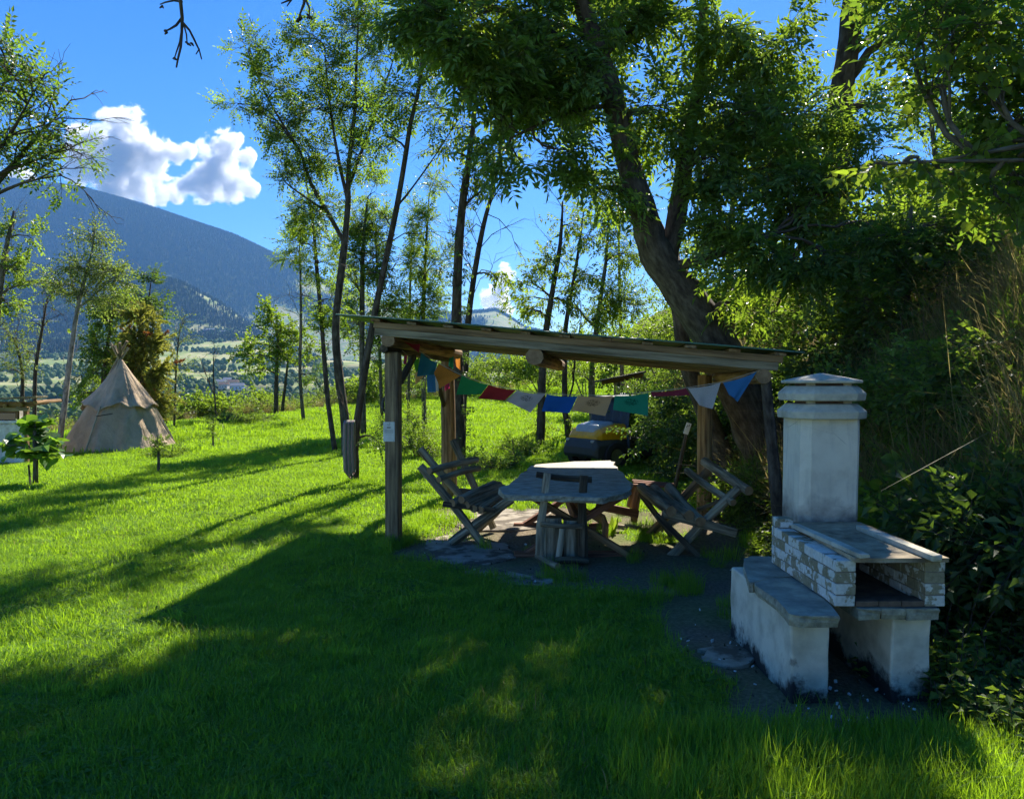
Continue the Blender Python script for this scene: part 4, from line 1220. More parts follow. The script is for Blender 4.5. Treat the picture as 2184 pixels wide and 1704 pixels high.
# bench on the far right of the table
b1 = thing('plank_bench', 'narrow reddish plank bench on log legs behind the heavy armchair', 'bench', GP(1390, 1085))
for k, (a_, b_) in enumerate((((1349, 1025), (1437, 1032)), ((1351, 1029), (1424, 1034)), ((1351, 1034), (1420, 1037)))):
    Bd(b1, 'seat_plank', (*a_, 9.5 - .12 * k), (*b_, 9.5 - .12 * k), 4, .11, M['red_wood'], (0, 0, 1))
L2(b1, 'leg', (1354, 1036, 9.35), (1344, 1078, 9.45), 15, LOG)
L2(b1, 'leg', (1362, 1040, 9.2), (1352, 1112, 9.2), 13, LOG)
L2(b1, 'leg', (1425, 1036, 9.4), (1430, 1090, 9.4), 13, LOG)
Bd(b1, 'brace', (1271, 1078, 9.0), (1362, 1096, 9.0), 17, .05, M['red_wood'], (0, 0, 1))
b2 = log_part('fallen_log', P(1303, 1124, 9.1), P(1362, 1132, 8.9), .045, .05, GLOG, None, 9, .15)
tag(b2, 'short weathered log lying on the ground behind the table', 'log')
b3 = MB(); b3.tube([P(1290, 1152, 8.25), P(1292, 1120, 8.3), P(1286, 1102, 8.35), P(1270, 1092, 8.4)], [.035, .034, .03, .026], 9, 0, 1, .1); b3 = b3.build('bent_log', LOG); tag(b3, 'bent brown log propped upright under the stone table', 'log')

# ------------------------------------------------------------------ barbecue
YF = 4.05
bbq = thing('stone_barbecue', 'white plastered masonry barbecue with brick firebox and capped chimney', 'barbecue', (1.85, 4.55, 0))
def rough_block(name, x0, x1, y0, y1, z0, z1, mat_, parent, jit=.010, nz=5, ny=5):
    vs, fs = [], []
    ring = []
    pts2 = [(x0, y0)] + [(x0 + (x1 - x0) * k / 3, y0) for k in (1, 2)] + [(x1, y0)] + [(x1, y0 + (y1 - y0) * k / ny) for k in range(1, ny)] + [(x1, y1), (x0, y1)] + [(x0, y1 - (y1 - y0) * k / ny) for k in range(1, ny)]
    n = len(pts2)
    for i in range(nz + 1):
        z = z0 + (z1 - z0) * i / nz
        for k, (x, y) in enumerate(pts2):
            w_ = Vector((x * 3, y * 3, z * 4))
            vs.append(Vector((x + jit * mnoise.noise(w_), y + jit * mnoise.noise(w_ + Vector((9, 4, 2))), z)))
    for i in range(nz):
        for k in range(n): k2 = (k + 1) % n; fs.append((i * n + k, i * n + k2, (i + 1) * n + k2, (i + 1) * n + k))
    fs.append(tuple(range(n))[::-1]); fs.append(tuple(nz * n + k for k in range(n)))
    mb = MB(); mb.add(vs, fs); o = mb.build(name, mat_, parent)
    b_ = o.modifiers.new('bv', 'BEVEL'); b_.width = .012; b_.segments = 2; b_.limit_method = 'ANGLE'
    return o
# sooty stains rise from the ground: a wall with black scorched patches
def scorch(name):
    m, nt, bs = newmat(name)
    v = _coord(nt, 'obj'); n = _noise(nt, v, 6, 8); col = _ramp(nt, n, [(.25, (.44, .40, .30)), (.55, (.72, .67, .53)), (.8, (.82, .77, .62))])
    n2 = _noise(nt, v, 3.2, 7, .68); sx = nt.nodes.new('ShaderNodeSeparateXYZ'); nt.links.new(v, sx.inputs[0])
    mr = nt.nodes.new('ShaderNodeMapRange'); mr.inputs[1].default_value = .02; mr.inputs[2].default_value = .30; mr.inputs[3].default_value = .20; mr.inputs[4].default_value = -.16
    nt.links.new(sx.outputs[2], mr.inputs[0])
    ad = nt.nodes.new('ShaderNodeMath'); ad.operation = 'ADD'; nt.links.new(n2, ad.inputs[0]); nt.links.new(mr.outputs[0], ad.inputs[1])
    f_ = _ramp(nt, ad.outputs[0], [(.54, (0, 0, 0)), (.66, (1, 1, 1))])
    nt.links.new(_mix(nt, f_, col, (.055, .045, .04)), bs.inputs['Base Color']); bs.inputs['Roughness'].default_value = .92; bs.inputs['Specular IOR Level'].default_value = .2
    _bump(nt, bs, n, .5, .01)
    return m
M['leg_plaster'] = scorch('scorched_plaster')
rough_block('leg', 1.484, 1.685, YF + .03, 5.20, -.05, .468, M['leg_plaster'], bbq, .016)
rough_block('leg', 2.025, 2.232, YF + .03, 5.20, -.05, .468, M['leg_plaster'], bbq, .016)
ZS = .531
def pz(a_, b_): return PZ(a_, b_, ZS)
front = [pz(*q) for q in ((1613, 1249), (1632, 1262), (1655, 1277), (1674, 1297), (1683, 1309), (1705, 1313), (1790, 1313))]
fx = lambda x_, y_: Vector((x_, y_, ZS))
mid = fx(1.80, 4.02)
mb = MB(); mb.prism([Vector((p.x, p.y, ZS)) for p in front] + [fx(1.80, 4.62), fx(1.6, 4.66), fx(1.45, 4.64)], .062, 0, 1, .010); mb.build('slab', [M['stone'], M['stone_edge']], bbq)
back = [pz(*q) for q in ((1606, 1243), (1598, 1243), (1588, 1214), (1586, 1192), (1603, 1187), (1662, 1188))]
mb = MB(); mb.prism([Vector((p.x, p.y, ZS + .004)) for p in back] + [fx(1.98, 5.42), fx(1.98, 4.67), fx(1.6, 4.675)], .060, 0, 1, .010); mb.build('slab', [M['stone'], M['stone_edge']], bbq)
xs_ = [1.805, 1.93, 2.055, 2.235]
for k in range(3):
    mb = MB(); mb.prism([fx(xs_[k] + .003, 4.0 + .008 * (k % 2)), fx(xs_[k + 1] - .003, 4.0 + .006 * ((k + 1) % 2)), fx(xs_[k + 1] - .003, 4.64), fx(xs_[k] + .003, 4.64)], .06, 0, 1, .008); mb.build('slab', [M['stone'], M['stone_edge']], bbq)
mb = MB(); mb.prism([fx(1.985, 4.645), fx(2.24, 4.645), fx(2.26, 5.42), fx(1.985, 5.42)], .06, 0, 1, .006); mb.build('slab', [M['stone'], M['stone_edge']], bbq)
# firebox: mortar walls with bricks set in them
Z0 = ZS + .004; CH = .061
def brick_wall(x0, x1, y0, y1, courses, mat_, parts):
    mb = MB(); mb.box(((x0 + x1) / 2, (y0 + y1) / 2, Z0 + courses * CH / 2 - .002), (x1 - x0 - .008, y1 - y0 - .008, courses * CH - .004), None, 0, .002)
    return mb.build('firebox_wall', M['mortar'], bbq)
M['mortar'] = surf('old_mortar', [(.3, (.16, .13, .10)), (.7, (.30, .26, .20))], 20, rough=.95, bump=.5)
def brick_mesh(sx, sy, sz, mats):
    mb = MB(); mb.box((0, 0, 0), (sx, sy, sz), None, 0, .003, .0015)
    o = mb.build('brick', mats); me_ = o.data; bpy.data.objects.remove(o); return me_
Bw = M['brick']
bm_s = [brick_mesh(.104, .122, CH - .005, Bw) for _ in range(3)]
def put_brick(me_, loc, parent, rz=0):
    o = bpy.data.objects.new('brick', me_); COL.objects.link(o); o.parent = parent
    o.location = Vector(loc) - top_loc(parent); o.rotation_euler = (random.gauss(0, .006), random.gauss(0, .006), rz + random.gauss(0, .01))
    return o
for x0, x1 in ((1.698, 1.802), (2.166, 2.270)):
    w_ = brick_wall(x0, x1, 4.02, 5.02, 4, Bw, 0)
    for c in range(4):
        y = 4.02 - (.0 if c % 2 == 0 else .0635)
        k = 0
        while y < 5.0:
            ya, yb = max(y, 4.02), min(y + .127, 5.02)
            if yb - ya > .03:
                me_ = bm_s[random.randint(0, 2)]
                o = put_brick(me_, ((x0 + x1) / 2 + random.gauss(0, .0015), (ya + yb) / 2, Z0 + CH * (c + .5)), w_)
                o.scale = (1, (yb - ya - .005) / .122, 1)
            y += .127
w_ = brick_wall(1.802, 2.166, 4.93, 5.02, 4, Bw, 0)
mb = MB(); mb.box((1.984, 4.921, Z0 + 2 * CH), (.36, .012, 4 * CH - .006), None, 0, .001); mb.build('fire_back', M['fire_brick'], bbq)
for k in range(3):
    o = put_brick(brick_mesh(.118, .10, .03, M['fire_brick']), (1.865 + .121 * k, 4.075, Z0 + .014), w_)
mb = MB(); mb.box((1.984, 4.5, Z0 + .008), (.36, .72, .014), None, 0, .001); mb.build('hearth', M['fire_brick'], bbq)
w2 = brick_wall(1.706, 1.80, 4.93, 5.03, 5, Bw, 0)
for c in range(5): put_brick(bm_s[c % 3], (1.752, 4.975, Z0 + CH * (c + .5) + .002), w2).scale = (.98, .88, 1)
ZC = Z0 + 4 * CH
mb = MB(); mb.prism([Vector(q) for q in ((1.772, 3.965, ZC + .024), (1.9, 3.962, ZC + .024), (2.1, 3.966, ZC + .024), (2.262, 3.972, ZC + .024), (2.268, 4.5, ZC + .024), (2.27, 5.02, ZC + .024), (1.80, 5.02, ZC + .024), (1.79, 4.5, ZC + .024))], .022, 0, 0, .003); mb.build('top_slab', M['fire_slab'], bbq)
pa, pb = PZ(1690, 1117, ZC + .05), PZ(1836, 1181, ZC + .05)
mb = MB(); mb.beam(pa + Vector((.02, 0, -.012)), pa.lerp(pb, .62) + Vector((.02, 0, -.012)), .05, .026, (0, 0, 1), 0, .005, .004); mb.build('edge_bar', M['concrete'], bbq)
mb = MB(); mb.beam(pa.lerp(pb, .63) + Vector((.02, 0, -.012)), pb + Vector((.02, 0, -.012)), .055, .026, (0, 0, 1), 0, .005, .004); mb.build('edge_bar', M['concrete'], bbq)
pa, pb = PZ(1834, 1121, ZC + .05), PZ(2000, 1186, ZC + .05)
mb = MB(); mb.beam(pa + Vector((0, 0, -.010)), pb + Vector((0, 0, -.010)), .055, .032, (0, 0, 1), 0, .006, .004); mb.build('edge_bar', M['concrete'], bbq)
# chimney shaft with chamfered corners
xa, xb, ya, yb = 1.906, 2.278, 5.03, 5.40
ch = .055
outl = [(xa + ch, ya), (xb - .02, ya), (xb, ya + .02), (xb, yb), (xa, yb), (xa, ya + ch)]
def chim_mat():
    m, nt, bs = newmat('chimney_plaster')
    v = _coord(nt, 'obj'); n = _noise(nt, v, 5, 8); col = _ramp(nt, n, [(.25, (.56, .51, .40)), (.5, (.74, .69, .55)), (.8, (.84, .79, .64))])
    st = _noise(nt, _coord(nt, 'obj', (9, 9, 1.2)), 1.5, 5); col = _mix(nt, _ramp(nt, st, [(.55, (0, 0, 0)), (.75, (.5, .5, .5))]), col, (.35, .34, .31))
    sx = nt.nodes.new('ShaderNodeSeparateXYZ'); nt.links.new(v, sx.inputs[0])
    mr = nt.nodes.new('ShaderNodeMapRange'); mr.inputs[1].default_value = .80; mr.inputs[2].default_value = 1.04; mr.inputs[3].default_value = .30; mr.inputs[4].default_value = -.25
    nt.links.new(sx.outputs[2], mr.inputs[0]); ad = nt.nodes.new('ShaderNodeMath'); ad.operation = 'ADD'
    nt.links.new(_noise(nt, v, 4, 6), ad.inputs[0]); nt.links.new(mr.outputs[0], ad.inputs[1])
    f_ = _ramp(nt, ad.outputs[0], [(.48, (0, 0, 0)), (.80, (.85, .85, .85))])
    col = _mix(nt, f_, col, (.10, .085, .08))
    vo = nt.nodes.new('ShaderNodeTexVoronoi'); vo.feature = 'DISTANCE_TO_EDGE'; vo.inputs['Scale'].default_value = 3.2
    nt.links.new(v, vo.inputs['Vector'])
    cr = _ramp(nt, vo.outputs['Distance'], [(.0, (.7, .7, .7)), (.012, (0, 0, 0))])
    cr = _mix(nt, 1.0, cr, _ramp(nt, _noise(nt, v, 2.3, 2), [(.5, (0, 0, 0)), (.6, (1, 1, 1))]), 'MULTIPLY')
    col = _mix(nt, cr, col, (.22, .20, .18))
    nt.links.new(col, bs.inputs['Base Color']); bs.inputs['Roughness'].default_value = .9; bs.inputs['Specular IOR Level'].default_value = .2
    _bump(nt, bs, n, .45, .008)
    return m
vs, fs = [], []
zl = [ZS + .005, .8, 1.0, 1.2, 1.36, 1.478]
for z in zl:
    for (x, y) in outl: vs.append((x + .006 * mnoise.noise(Vector((x * 5, y * 5, z * 5))) - (1.478 - z) * .010, y, z))
n = len(outl)
for i in range(len(zl) - 1):
    for k in range(n): k2 = (k + 1) % n; fs.append((i * n + k, i * n + k2, (i + 1) * n + k2, (i + 1) * n + k))
fs.append(tuple((len(zl) - 1) * n + k for k in range(n)))
mb = MB(); mb.add(vs, fs); chim = mb.build('chimney', chim_mat(), bbq)
cxm, cym = (xa + xb) / 2 - .002, (ya + yb) / 2
def octo(hw, z, c=.42):
    k = hw * (1 - c)
    return [Vector((cxm + a_, cym + b_, z)) for a_, b_ in ((-k, -hw), (k, -hw), (hw, -k), (hw, k), (k, hw), (-k, hw), (-hw, k), (-hw, -k))]
def cap(rings, name, close=True):
    vs, fs = [], []
    for hw, z in rings: vs += octo(hw, z)
    for i in range(len(rings) - 1):
        for k in range(8): k2 = (k + 1) % 8; fs.append((i * 8 + k, i * 8 + k2, (i + 1) * 8 + k2, (i + 1) * 8 + k))
    fs.append(tuple(range(8))[::-1]); fs.append(tuple((len(rings) - 1) * 8 + k for k in range(8)))
    mb = MB(); mb.add(vs, fs); o = mb.build(name, M['concrete'], chim)
    b_ = o.modifiers.new('bv', 'BEVEL'); b_.width = .005; b_.segments = 1; b_.limit_method = 'ANGLE'
cap([(.20, 1.470), (.246, 1.474), (.250, 1.522), (.20, 1.572), (.175, 1.573)], 'chimney_cap')
cap([(.20, 1.590), (.240, 1.594), (.246, 1.642), (.20, 1.690), (.175, 1.691)], 'chimney_cap')
cap([(.19, 1.706), (.226, 1.708), (.228, 1.726), (.12, 1.752), (.012, 1.776)], 'chimney_cap')
mb = MB(); mb.box((cxm, cym, 1.60), (.26, .26, .25), None, 0, .004); mb.build('flue', M['fire_brick'], chim)
for sx_ in (-1, 1):
    for z in (1.581, 1.698):
        mb = MB(); mb.box((cxm + sx_ * .12, cym - .13, z), (.05, .04, .024), None, 0, .003); mb.build('cap_spacer', M['concrete'], chim)
# paving and litter on the ground
pave = []
for pts_ in ([(915, 1150), (960, 1140), (1030, 1148), (1085, 1165), (1100, 1190), (1040, 1205), (960, 1203), (910, 1190)],
             [(985, 1222), (1060, 1218), (1130, 1230), (1190, 1238), (1170, 1252), (1090, 1250), (1010, 1240)],
             [(1500, 1390), (1560, 1384), (1600, 1392), (1606, 1420), (1570, 1430), (1500, 1416)],
             [(1235, 1256), (1300, 1258), (1310, 1272), (1250, 1274)], [(930, 1100), (1050, 1085), (1180, 1090), (1150, 1130), (1000, 1135)]):
    q = [GP(*p) for p in pts_]
    fine = []
    for k in range(len(q)):
        a_, b_ = q[k], q[(k + 1) % len(q)]
        for j in range(4): p = a_.lerp(b_, j / 4) + rv(.02); p.z = .022 + .003 * len(pave); fine.append(p)
    mb = MB(); mb.prism(fine, .05, 0, 0, .006)
    m_ = M.get('pave') or surf('bare_concrete', [(.3, (.20, .165, .12)), (.5, (.34, .29, .22)), (.72, (.45, .39, .31))], 5, rough=.9, bump=.4, spots=(4.5, .46, .56, (.11, .085, .06)))
    M['pave'] = m_
    pave.append(struct(mb.build('paving', m_)))
vs_m = MB(); random.seed(5)
def crumbs(n, cx_, cy_, sx_, sy_, s0, s1, mats_):
    for _ in range(n):
        x = random.gauss(cx_, sx_); y = random.gauss(cy_, sy_); s = random.uniform(s0, s1)
        R_ = Euler((random.uniform(0, 3), random.uniform(0, 3), random.uniform(0, 3))).to_matrix()
        vs_m.box((x, y, GZ(x, y) + s * .35 + .008), (s, s * random.uniform(.4, .9), s * random.uniform(.3, .6)), R_, random.choice(mats_), s * .12)
crumbs(110, 1.85, 4.1, .32, .25, .006, .022, [0, 0, 1, 1, 2]); crumbs(60, 1.35, 4.7, .2, .3, .006, .025, [0, 1]); crumbs(60, .5, 7.3, 1.2, .7, .006, .025, [0, 1, 1]); crumbs(30, -.95, 7.0, .15, .2, .015, .04, [1])
o = vs_m.build('rubble', [M['white_paint'], M['dark_log'], M['fire_brick']]); o['kind'] = 'stuff'; tag(o, 'bits of plaster, ash and chips round the barbecue', 'rubble')
mb = MB(); p = GP(1880, 1535); mb.box(p + Vector((0, 0, .012)), (.11, .05, .025), Euler((.1, .05, -.35)).to_matrix(), 0, .004, .003); o = mb.build('brick_fragment', M['fire_brick']); tag(o, 'reddish broken brick lying in front of the barbecue', 'brick')

# ------------------------------------------------------------------ tent
tb = GP(255, 968); TD = tb.y + 1.2
tcx = P(254, 900, TD).x; tz = GZ(tcx, TD)
tent = thing('tipi_tent', 'small grey brown canvas tipi with poles crossing at the top', 'tent', (tcx, TD, tz))
zap = P(262, 768, TD).z; H = zap - tz; Rb = 118 / F * TD
NT, NZ = 96, 30
def canvas(r_of, z0, z1, hem, seedk, name, mat_, fold=1.0):
    vs, fs = [], []
    for j in range(NZ + 1):
        v_ = j / NZ
        for i in range(NT):
            a_ = 2 * PI * i / NT
            z = z0 + (z1 - z0) * v_
            if hem: z -= hem * (1 - v_) ** 3 * (math.sin(a_ * 5 + seedk) * .6 + mnoise.noise(Vector((math.cos(a_) * 3, math.sin(a_) * 3, seedk))))
            r = r_of(v_)
            pole = abs(math.cos(a_ * 4.5 + .4)) ** 3            # cloth pulled tight over nine poles
            crease = mnoise.noise(Vector((math.cos(a_) * 5 + seedk, math.sin(a_) * 5, z * .9))) + .5 * mnoise.noise(Vector((math.cos(a_) * 13, math.sin(a_) * 13 + seedk, z * 1.6)))
            r *= 1 + .06 * pole * fold - .025 + .12 * crease * fold * (1 - .5 * v_)
            off = (tcx + (.035 * H) * (z - tz) / H)
            vs.append((off + math.cos(a_) * r, TD + math.sin(a_) * r, z))
    for j in range(NZ):
        for i in range(NT): i2 = (i + 1) % NT; fs.append((j * NT + i, j * NT + i2, (j + 1) * NT + i2, (j + 1) * NT + i))
    mb = MB(); mb.add(vs, fs); o = mb.build(name, mat_, tent, True)
    s_ = o.modifiers.new('t', 'SOLIDIFY'); s_.thickness = .006
    return o
zc = tz + H * .50
canvas(lambda v_: Rb * (1 - .50 * v_ - .03 * math.sin(PI * v_)), tz - .02, zc + .12, .05, 1.3, 'skirt', M['canvas'])
canvas(lambda v_: Rb * (.575 * (1 - v_) ** 1.05 + .02 + .03 * (1 - v_) ** 8), zc - .03, tz + H, .11, 4.1, 'cape', M['canvas'], .9)
for k in range(7):
    a_ = 2 * PI * k / 7 + .3
    b0 = Vector((tcx + math.cos(a_) * Rb * .97, TD + math.sin(a_) * Rb * .97, tz)); t0 = Vector((tcx + .035 * H - math.cos(a_) * .22 - .05, TD - math.sin(a_) * .22, tz + H + random.uniform(.30, .52)))
    m_ = b0.lerp(t0, .5)
    log_part('pole', b0, t0, .036, .034, [M['grey_log'], M['cut']], tent, 7)
pa, pb = P(177, 977, TD - Rb - .1), P(214, 867, TD - Rb * .60)
log_part('door_pole', pa, pb, .024, .02, [M['pale_log'], M['cut']], tent, 7)
mb = MB(); mb.tube([P(205, 888, TD - Rb * .72), P(240, 882, TD - Rb * .72)], .012, 5); mb.build('flap_edge', M['canvas_dark'], tent)  # dark strip stands in for the shaded opening under the flap

# ------------------------------------------------------------------ small plastered hut at the left
hd = GP(50, 992).y
hut = thing('plaster_hut', 'small whitewashed hut with log roof beside the big-leaved sapling', 'hut', P(0, 992, hd))
def HB(name, x0, x1, y0, y1, d0_, dep, mat_, b=.01, jit=0):
    a_ = P(x0, y1, d0_); b_ = P(x1, y0, d0_)
    mb = MB(); mb.box(((a_.x + b_.x) / 2, d0_ + dep / 2, (a_.z + b_.z) / 2), (abs(b_.x - a_.x), dep, abs(b_.z - a_.z)), None, 0, b, jit); return mb.build(name, mat_, hut)
M['white_wall'] = surf('peeling_whitewash', [(.3, (.38, .34, .28)), (.46, (.66, .62, .54)), (.6, (.84, .81, .72))], 4.5, rough=.9, bump=.6, detail=9)
HB('wall', -190, 46, 903, 994, hd, .30, M['white_wall'], .03, .01)
HB('wall', -190, -40, 880, 994, hd + .29, 1.5, M['white_wall'], .03, .01)
HB('sill', -60, 40, 897, 903, hd - .05, .14, M['white_paint'], .006)
HB('window_frame', -60, 39, 877, 897, hd + .05, .05, M['log'])
HB('window', -58, 34, 880, 896, hd + .03, .03, M['glass'])
HB('post', 50, 57, 868, 994, hd + .1, .10, M['log'])
HB('post', 33, 38, 876, 897, hd + .02, .06, M['log'])
HB('beam', -190, 59, 869, 877, hd - .02, .10, M['grey_log'])
for k, (x, y) in enumerate(((75, 858), (43, 863), (10, 866), (-24, 869))):
    a_ = P(x, y, hd - .25); log_part('roof_log', a_, a_ + Vector((-.55, 1.9, 0)), .042, .042, [M['log'], M['log_yellow']], hut, 10, .04)
HB('fascia', -190, 72, 857, 868, hd - .12, .06, M['log'])
for k in range(5):
    a_ = P(-190, 857 + 1.2, hd - .4 + .46 * k); b_ = P(90 - 3 * k, 846 + .5 * k, hd - .4 + .46 * k)
    mb = MB(); mb.beam(a_, b_, .44, .03, (0, 0, 1), 0, .004, .004); mb.build('roof_board', M['grey_log'], hut)

# ------------------------------------------------------------------ hose on its post
hp = GP(757, 1040)
hose = thing('garden_hose', 'striped grey garden hose coiled round the foot of the leaning ash', 'hose', P(745, 1020, hp.y - .1))
hm = [plain('hose_grey', (.36, .33, .31), .6), plain('hose_pink', (.42, .25, .24), .6), plain('hose_green', (.17, .19, .15), .6)]
for k in range(9):
    x0 = 733 + k * 2.6; mb = MB(); dd_ = hp.y - .09 - .012 * (k % 3)
    y1 = 1020 - abs(k - 4) * 3
    pts_ = [P(x0, 905, dd_), P(x0 - 1, 960, dd_), P(x0 + 1, y1 - 6, dd_), P(x0 + 3, y1, dd_ + .03), P(x0 + 4, y1 - 8, dd_ + .07), P(x0 + 3, 950, dd_ + .08), P(x0 + 3, 904, dd_ + .07), P(x0 + 2, 897, dd_ + .03), P(x0, 905, dd_)]
    mb.tube(pts_, .011, 6); mb.build('hose_loop', hm[k % 3], hose, True)

# ------------------------------------------------------------------ utility vehicle, shed, sign
vd = 14.6
vp = P(1236, 900, vd); vp.z = GZ(vp.x, vd)
utv = thing('utility_cart', 'yellow and black utility cart parked under a navy cover', 'vehicle', vp)
yaw = math.radians(38)
fwd = Vector((-math.cos(yaw), -math.sin(yaw) * .9, 0)).normalized(); sid = Vector((fwd.y, -fwd.x, 0)) * -1
def V(f_, s_, z_): return vp + fwd * (f_ - .12) + sid * s_ + Vector((0, 0, z_))
def loft(name, secs, mat_, parent=utv, smooth=True):
    """sections: (f, half width, z0, z1) along the vehicle"""
    vs, fs = [], []
    for f_, hw, z0_, z1_ in secs:
        for s_, z_ in ((-1, z0_), (-1, z0_ * .35 + z1_ * .65), (-.82, z1_), (.82, z1_), (1, z0_ * .35 + z1_ * .65), (1, z0_)): vs.append(V(f_, hw * s_, z_))
    for i in range(len(secs) - 1):
        for k in range(6): k2 = (k + 1) % 6; fs.append((i * 6 + k, i * 6 + k2, (i + 1) * 6 + k2, (i + 1) * 6 + k))
    fs.append(tuple(range(6))[::-1]); fs.append(tuple((len(secs) - 1) * 6 + k for k in range(6)))
    mb = MB(); mb.add(vs, fs); o = mb.build(name, mat_, parent)
    b_ = o.modifiers.new('bv', 'BEVEL'); b_.width = .02; b_.segments = 2; b_.limit_method = 'ANGLE'
    return o
loft('body', [(.15, .44, .30, .44), (.08, .5, .24, .60), (-.25, .52, .24, .64), (-.75, .52, .24, .60), (-.85, .5, .24, .42), (-1.5, .5, .24, .42), (-1.6, .52, .24, .75), (-2.3, .52, .30, .75)], M['dark_plastic'])
loft('hood', [(.06, .40, .58, .66), (-.05, .46, .58, .78), (-.35, .47, .58, .86), (-.72, .47, .58, .88)], M['yellow_paint'])
loft('hood_top', [(.0, .26, .70, .76), (-.08, .34, .74, .86), (-.42, .34, .80, .92), (-.50, .30, .84, .90)], M['grey_plastic'])
for f_ in (-.32, -1.85):
    for s_ in (-.5, .5):
        c_ = V(f_, s_, .27); mb = MB()
        rr_ = [(.0, .15), (.075, .15), (.085, .20), (.07, .265), (-.07, .265), (-.085, .20), (-.075, .15)]
        vs, fs = [], []; nn = 24
        for k in range(nn):
            a_ = 2 * PI * k / nn
            for o_, r_ in rr_: vs.append(c_ + sid * o_ + (fwd * math.cos(a_) + Vector((0, 0, 1)) * math.sin(a_)) * r_ * (1 + (.02 if (k % 2 and r_ > .25) else 0)))
        m_ = len(rr_)
        for k in range(nn):
            for j in range(m_): fs.append((k * m_ + j, k * m_ + (j + 1) % m_, ((k + 1) % nn) * m_ + (j + 1) % m_, ((k + 1) % nn) * m_ + j))
        mb.add(vs, fs); wh = mb.build('wheel', M['rubber'], utv)
        mb = MB(); mb.tube([c_ - sid * .06, c_ + sid * .06], [.155, .155], 16, 0, 0); mb.build('rim', M['metal'], wh)
for s_ in (-.42, .42):
    for f_ in (-.72, -1.55):
        mb = MB(); mb.tube([V(f_, s_, .55), V(f_ - .06, s_ * .95, 1.36)], .02, 7); mb.build('roof_post', M['dark_plastic'], utv)
loft('roof', [(-.6, .5, 1.35, 1.39), (-.8, .52, 1.35, 1.41), (-1.6, .52, 1.35, 1.41), (-1.75, .5, 1.35, 1.38)], M['dark_plastic'])
# cover hanging at the front of the cab, with folds
vs, fs = [], []
n1_, n2_ = 26, 8
for j in range(n2_ + 1):
    for i in range(n1_ + 1):
        s_ = -.56 + 1.12 * i / n1_; z_ = .18 + 1.18 * j / n2_
        vs.append(V(-.74 + .05 * math.sin(i * 1.3) * (1 - .5 * j / n2_) + .10 * math.sin(PI * j / n2_) , s_, z_))
for j in range(n2_):
    for i in range(n1_): a_ = j * (n1_ + 1) + i; fs.append((a_, a_ + 1, a_ + n1_ + 2, a_ + n1_ + 1))
mb = MB(); mb.add(vs, fs); o = mb.build('cover', M['navy'], utv, True); o.modifiers.new('t', 'SOLIDIFY').thickness = .006
loft('seat', [(-1.0, .42, .42, .56), (-1.45, .42, .42, .58)], M['dark_plastic'])
for s_ in (-.36, .36):
    mb = MB(); mb.box(V(.09, s_, .56), (.10, .05, .05), None, 0, .01); mb.build('headlight', M['grey_plastic'], utv)
mb = MB(); mb.box(V(.0, -.50, .42), (.10, .03, .04), None, 0, .005); mb.build('reflector', M['red_light'], utv)

sd = 18.0
sp0 = P(1316, 900, sd); sp0.z = GZ(sp0.x, sd)
shed = thing('log_shed', 'dark lean-to roof on a rough post behind the utility cart', 'shed', sp0)
for k in range(4):
    a_ = P(1270, 814, sd - .2 + .45 * k); b_ = P(1375, 793, sd - .2 + .45 * k)
    mb = MB(); mb.beam(a_, b_, .43, .035, (0, 0, 1), 0, .005, .004); mb.build('roof_board', M['dark_log'], shed)
a_ = P(1283, 815, sd); log_part('beam', a_, P(1372, 800, sd), .06, .06, LOG, shed)
for (x, dd_) in ((1316, sd + .1), (1316, sd + 1.3), (1372, sd + .1)):
    a_ = P(x, 806, dd_); log_part('post', (a_.x, a_.y, GZ(a_.x, a_.y) - .1), a_, .085, .075, GLOG, shed)
# trailer glimpsed behind the leaves
tp_ = P(1385, 905, 21); tp_.z = GZ(tp_.x, 21)
trl = thing('parked_trailer', 'white trailer with red panel glimpsed behind the leafy shrubs', 'trailer', tp_)
mb = MB(); mb.box(tp_ + Vector((0, .5, .95)), (1.5, 1.0, .5), None, 0, .03); bd = mb.build('body', M['white_paint'], trl)
mb = MB(); mb.box(tp_ + Vector((.35, -.01, .80)), (.45, .03, .18), None, 0, .01); mb.build('panel', M['red_paint'], bd)
for s_ in (-.6, .6):
    mb = MB(); mb.tube([tp_ + Vector((s_ - .07, .5, .33)), tp_ + Vector((s_ + .07, .5, .33))], [.33, .33], 18, 0, 0); mb.build('wheel', M['rubber'], trl)
mb = MB(); mb.box(tp_ + Vector((0, .5, .62)), (1.3, .8, .14), None, 0, .02); mb.build('chassis', M['dark_plastic'], trl)
# leaning stake with a white sign
a_ = P(1432, 1010, 10.8); b_ = P(1464, 925, 11.2)
stake = thing('sign_stake', 'small white sign on a leaning stake at the foot of the bank', 'sign', (a_.x, a_.y, GZ(a_.x, a_.y)))
log_part('stake', (a_.x - .02, a_.y, GZ(a_.x, a_.y) - .1), b_, .03, .028, DLOG, stake, 7)
c_ = P(1466, 914, 11.15); R_ = Euler((0, math.radians(18), 0)).to_matrix()
mb = MB(); mb.box(c_, (.075, .012, .17), R_, 0, .003); pl = mb.build('plate', M['white_paint'], stake)
mb = MB(); mb.tube([c_ + Vector((-.015, -.009, .02)), c_ + Vector((.005, -.009, .05)), c_ + Vector((.02, -.009, .03)), c_ + Vector((.03, -.009, .06))], .005, 5); mb.build('emblem', M['ink'], pl)
